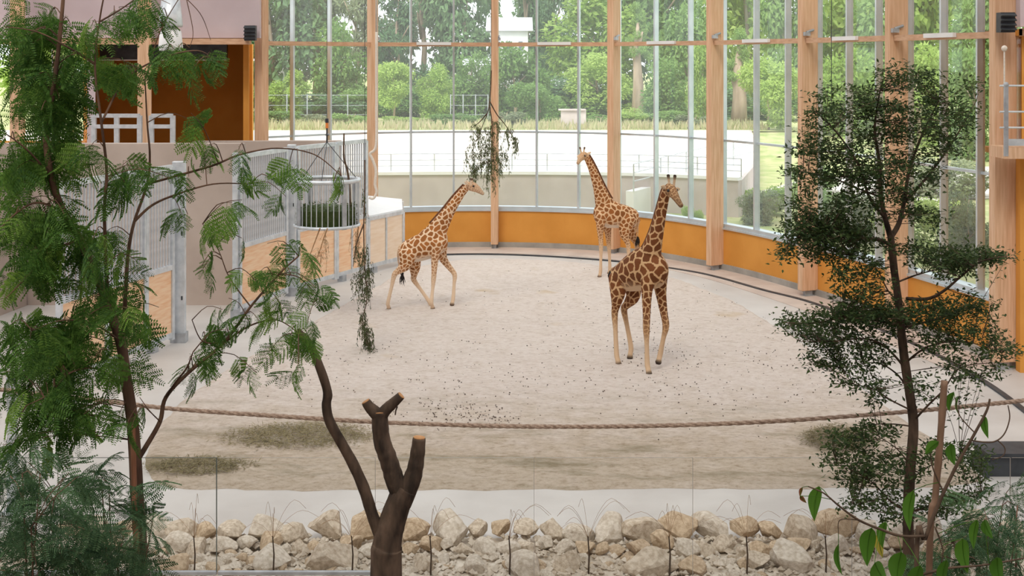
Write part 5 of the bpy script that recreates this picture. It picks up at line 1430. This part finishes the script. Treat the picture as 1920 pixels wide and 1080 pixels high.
# ------------------------------------------------------------------ hanging browse branches
def hanging(name, label, Y, stems, strands, mat, seed, leaf=(.05,.011), nleaf=16, cable=None, twigmat=M_TWIG):
    top = at(*stems[0][0], Y)
    t = thing(name, top, label, 'branch'); r = random.Random(seed); s_ = Skel()
    for l in stems:
        m = MB(); s_.branch(m, [at(x, y, Y+r.uniform(-.1,.1)) for x, y in l], .016, .006, 6); m.build('stem', twigmat, t, smooth=True)
    tw = MB(); lf = MB()
    for (x, y, rx, ry, n, drop) in strands:
        for k in range(n):
            p = at(x+r.gauss(0,rx*.5), y+r.gauss(0,ry*.5), Y+r.gauss(0,.22)); src = s_.nearest(p); e = p-Vector((r.gauss(0,.04), r.gauss(0,.04), drop*r.uniform(.5,1.1)))
            pp = open_spline([src, p, e], 10); tw.tube(pp, .003, 3, cap=False)
            for j in range(nleaf):
                q = pp[r.randrange(3, 11)]; d = Vector((r.gauss(0,.45), r.gauss(0,.45), -1))
                lf.leaf(q+Vector((r.gauss(0,.012), r.gauss(0,.012), r.gauss(0,.03))), d, (r.gauss(0,1), r.gauss(0,1), 0), leaf[0]*r.uniform(.7,1.3), leaf[1]*r.uniform(.8,1.3))
    tw.build('twigs', twigmat, t)['kind'] = 'stuff'; lf.build('leaves', mat, t)['kind'] = 'stuff'
    if cable:
        m = MB(); m.tube([top, (top.x, top.y, ROOF_Z)], .006, 5); m.build('cable', M_DARKST, t)
hanging('hanging_branch', 'leafy branch hanging in front of the middle window post', 29.6,
        [[(921,132),(920,165),(918,190),(914,212),(905,235),(895,262)], [(917,196),(922,225),(924,260),(926,300)], [(918,190),(932,215),(948,235),(962,258)], [(914,212),(900,228),(885,240)]],
        [(895,240,22,12,9,.45),(915,250,20,15,14,.5),(935,235,15,12,6,.4),(950,245,14,12,8,.35),(968,262,6,8,8,.35),(885,285,10,12,9,.55),(905,285,16,20,12,.6),(925,290,14,20,16,.6),(940,290,10,15,8,.5),(895,310,12,12,9,.4),(918,320,14,12,10,.45),(950,290,8,10,4,.35)],
        M_WILLOW, 2, (.085,.015), 26, cable=True)
hanging('hanging_branch', 'long dark leafy branch dangling low in front of the feeder', 25.0,
        [[(684,300),(684,360),(682,430),(684,500),(688,560),(680,600),(688,640),(697,680)], [(682,420),(668,460),(662,500)]],
        [(678,480,14,18,18,.5),(690,510,10,12,12,.4),(670,520,12,12,10,.45),(686,540,10,12,10,.3),(678,590,8,12,10,.35),(688,620,12,14,18,.4),(692,650,12,14,16,.35),(698,675,6,8,8,.22),(684,375,8,25,5,.3)],
        leafmat('dangling_leaf', (.02,.04,.015), (.10,.13,.045), .3), 6, (.06,.015), 24, cable=True)
hanging('hanging_branch', 'dry brown twigs dangling below the hanging feeder', 27.2,
        [[(614,428),(606,450),(596,480),(580,510)], [(600,428),(588,460),(575,495)], [(672,425),(668,460),(662,500)]],
        [(608,450,10,14,9,.4),(597,475,10,10,9,.35),(588,480,10,12,5,.3),(664,440,8,14,8,.5),(672,450,8,14,8,.45)], leafmat('dry_leaf', (.14,.10,.04), (.30,.19,.09), .2), 9, (.05,.01), 9, twigmat=M_DRY)
# pale rope looped near the second post, bare stick in the feeder
m = MB(); P = [at(x, y, 33.2) for x, y in ((706,60),(706,200),(706,258),(703,280),(694,288),(699,300),(705,320),(703,345),(706,360),(700,372),(692,370))]
m.tube(open_spline(P, 40), .035, 8); m.tube([P[0], (P[0].x, P[0].y, ROOF_Z)], .03, 8)
tag(m.build('hanging_rope', M_PALEROPE, None, base=True, smooth=True), 'pale looped rope hanging by the second timber post', 'rope')
m = MB(); m.tube(open_spline([at(x, y, 28.0) for x, y in ((657,408),(655,350),(651,318),(645,295),(645,250))], 16), [.03-.0008*k for k in range(17)], 7)
tag(m.build('feeder_stick', M_TWIG, None, base=True, smooth=True), 'dark bare branch sticking up from the hanging feeder', 'branch')
m = MB(); q = at(1559, 130, 20); m.tube([(q.x,q.y,ROOF_Z),(q.x,q.y,q.z-.6)], .006, 5); m.ball((q.x,q.y,q.z-.6), .03)
tag(m.build('hanging_cable', M_DARKST, None, base=True), 'thin dark cable hanging above the layered tree', 'cable')

# ------------------------------------------------------------------ litter on the sand
m = MB(); r = random.Random(5)
def speck(x, y):
    c = gnd(x, y); s = r.uniform(.006,.014)
    m.box((c.x, c.y, .046), (s*1.5, s, s), r.uniform(0,3))
for (x, y, sx, sy, n) in ((860,777,60,14,150),(1230,655,60,35,110),(1000,640,220,80,220),(700,720,120,40,90),(1350,730,160,50,160),(1500,690,90,40,90),(940,790,30,5,40),(1150,580,160,30,70),(1000,720,200,40,120)):
    for _ in range(n):
        px, py = r.gauss(x, sx), r.gauss(y, sy)
        if 490 < py < 840 and 450 < px < 1640: speck(px, py)
tag(m.build('droppings', M_SPECK, None, base=True), 'small dark droppings scattered over the pale sand', 'droppings', kind='stuff')
def haypile(px, py, rx, ry, n, h, label, mat):
    c = gnd(px, py); m = MB(); r = random.Random(px)
    for _ in range(n):
        a = r.uniform(0, 6.28); k = math.sqrt(r.random())*r.uniform(.6,1)
        x = c.x+rx*k*math.cos(a); y = c.y+ry*k*math.sin(a); z = .05+h*(1-k)*r.random()
        m.leaf((x, y, z), (r.gauss(0,1), r.gauss(0,1), r.gauss(0,.25)), (r.gauss(0,.4), r.gauss(0,.4), 1), r.uniform(.05,.13), r.uniform(.007,.013))
    tag(m.build('hay_pile', mat, None, base=True), label, 'hay', kind='stuff')
M_OLIVE = leafmat('olive_hay', (.16,.135,.065), (.33,.28,.15), .2)
haypile(560, 822, 1.35, .8, 4200, .05, 'thin spread of olive hay on the sand left of the pruned trunk', M_OLIVE)
haypile(1570, 832, .62, .6, 2200, .28, 'brown green heap of cut browse beside the layered tree', M_OLIVE)
haypile(370, 880, .9, .45, 1900, .05, 'flat olive hay patch near the front left of the sand', M_OLIVE)
haypile(80, 752, .5, .6, 900, .08, 'brown hay on the floor at the far left stall', M_OLIVE)
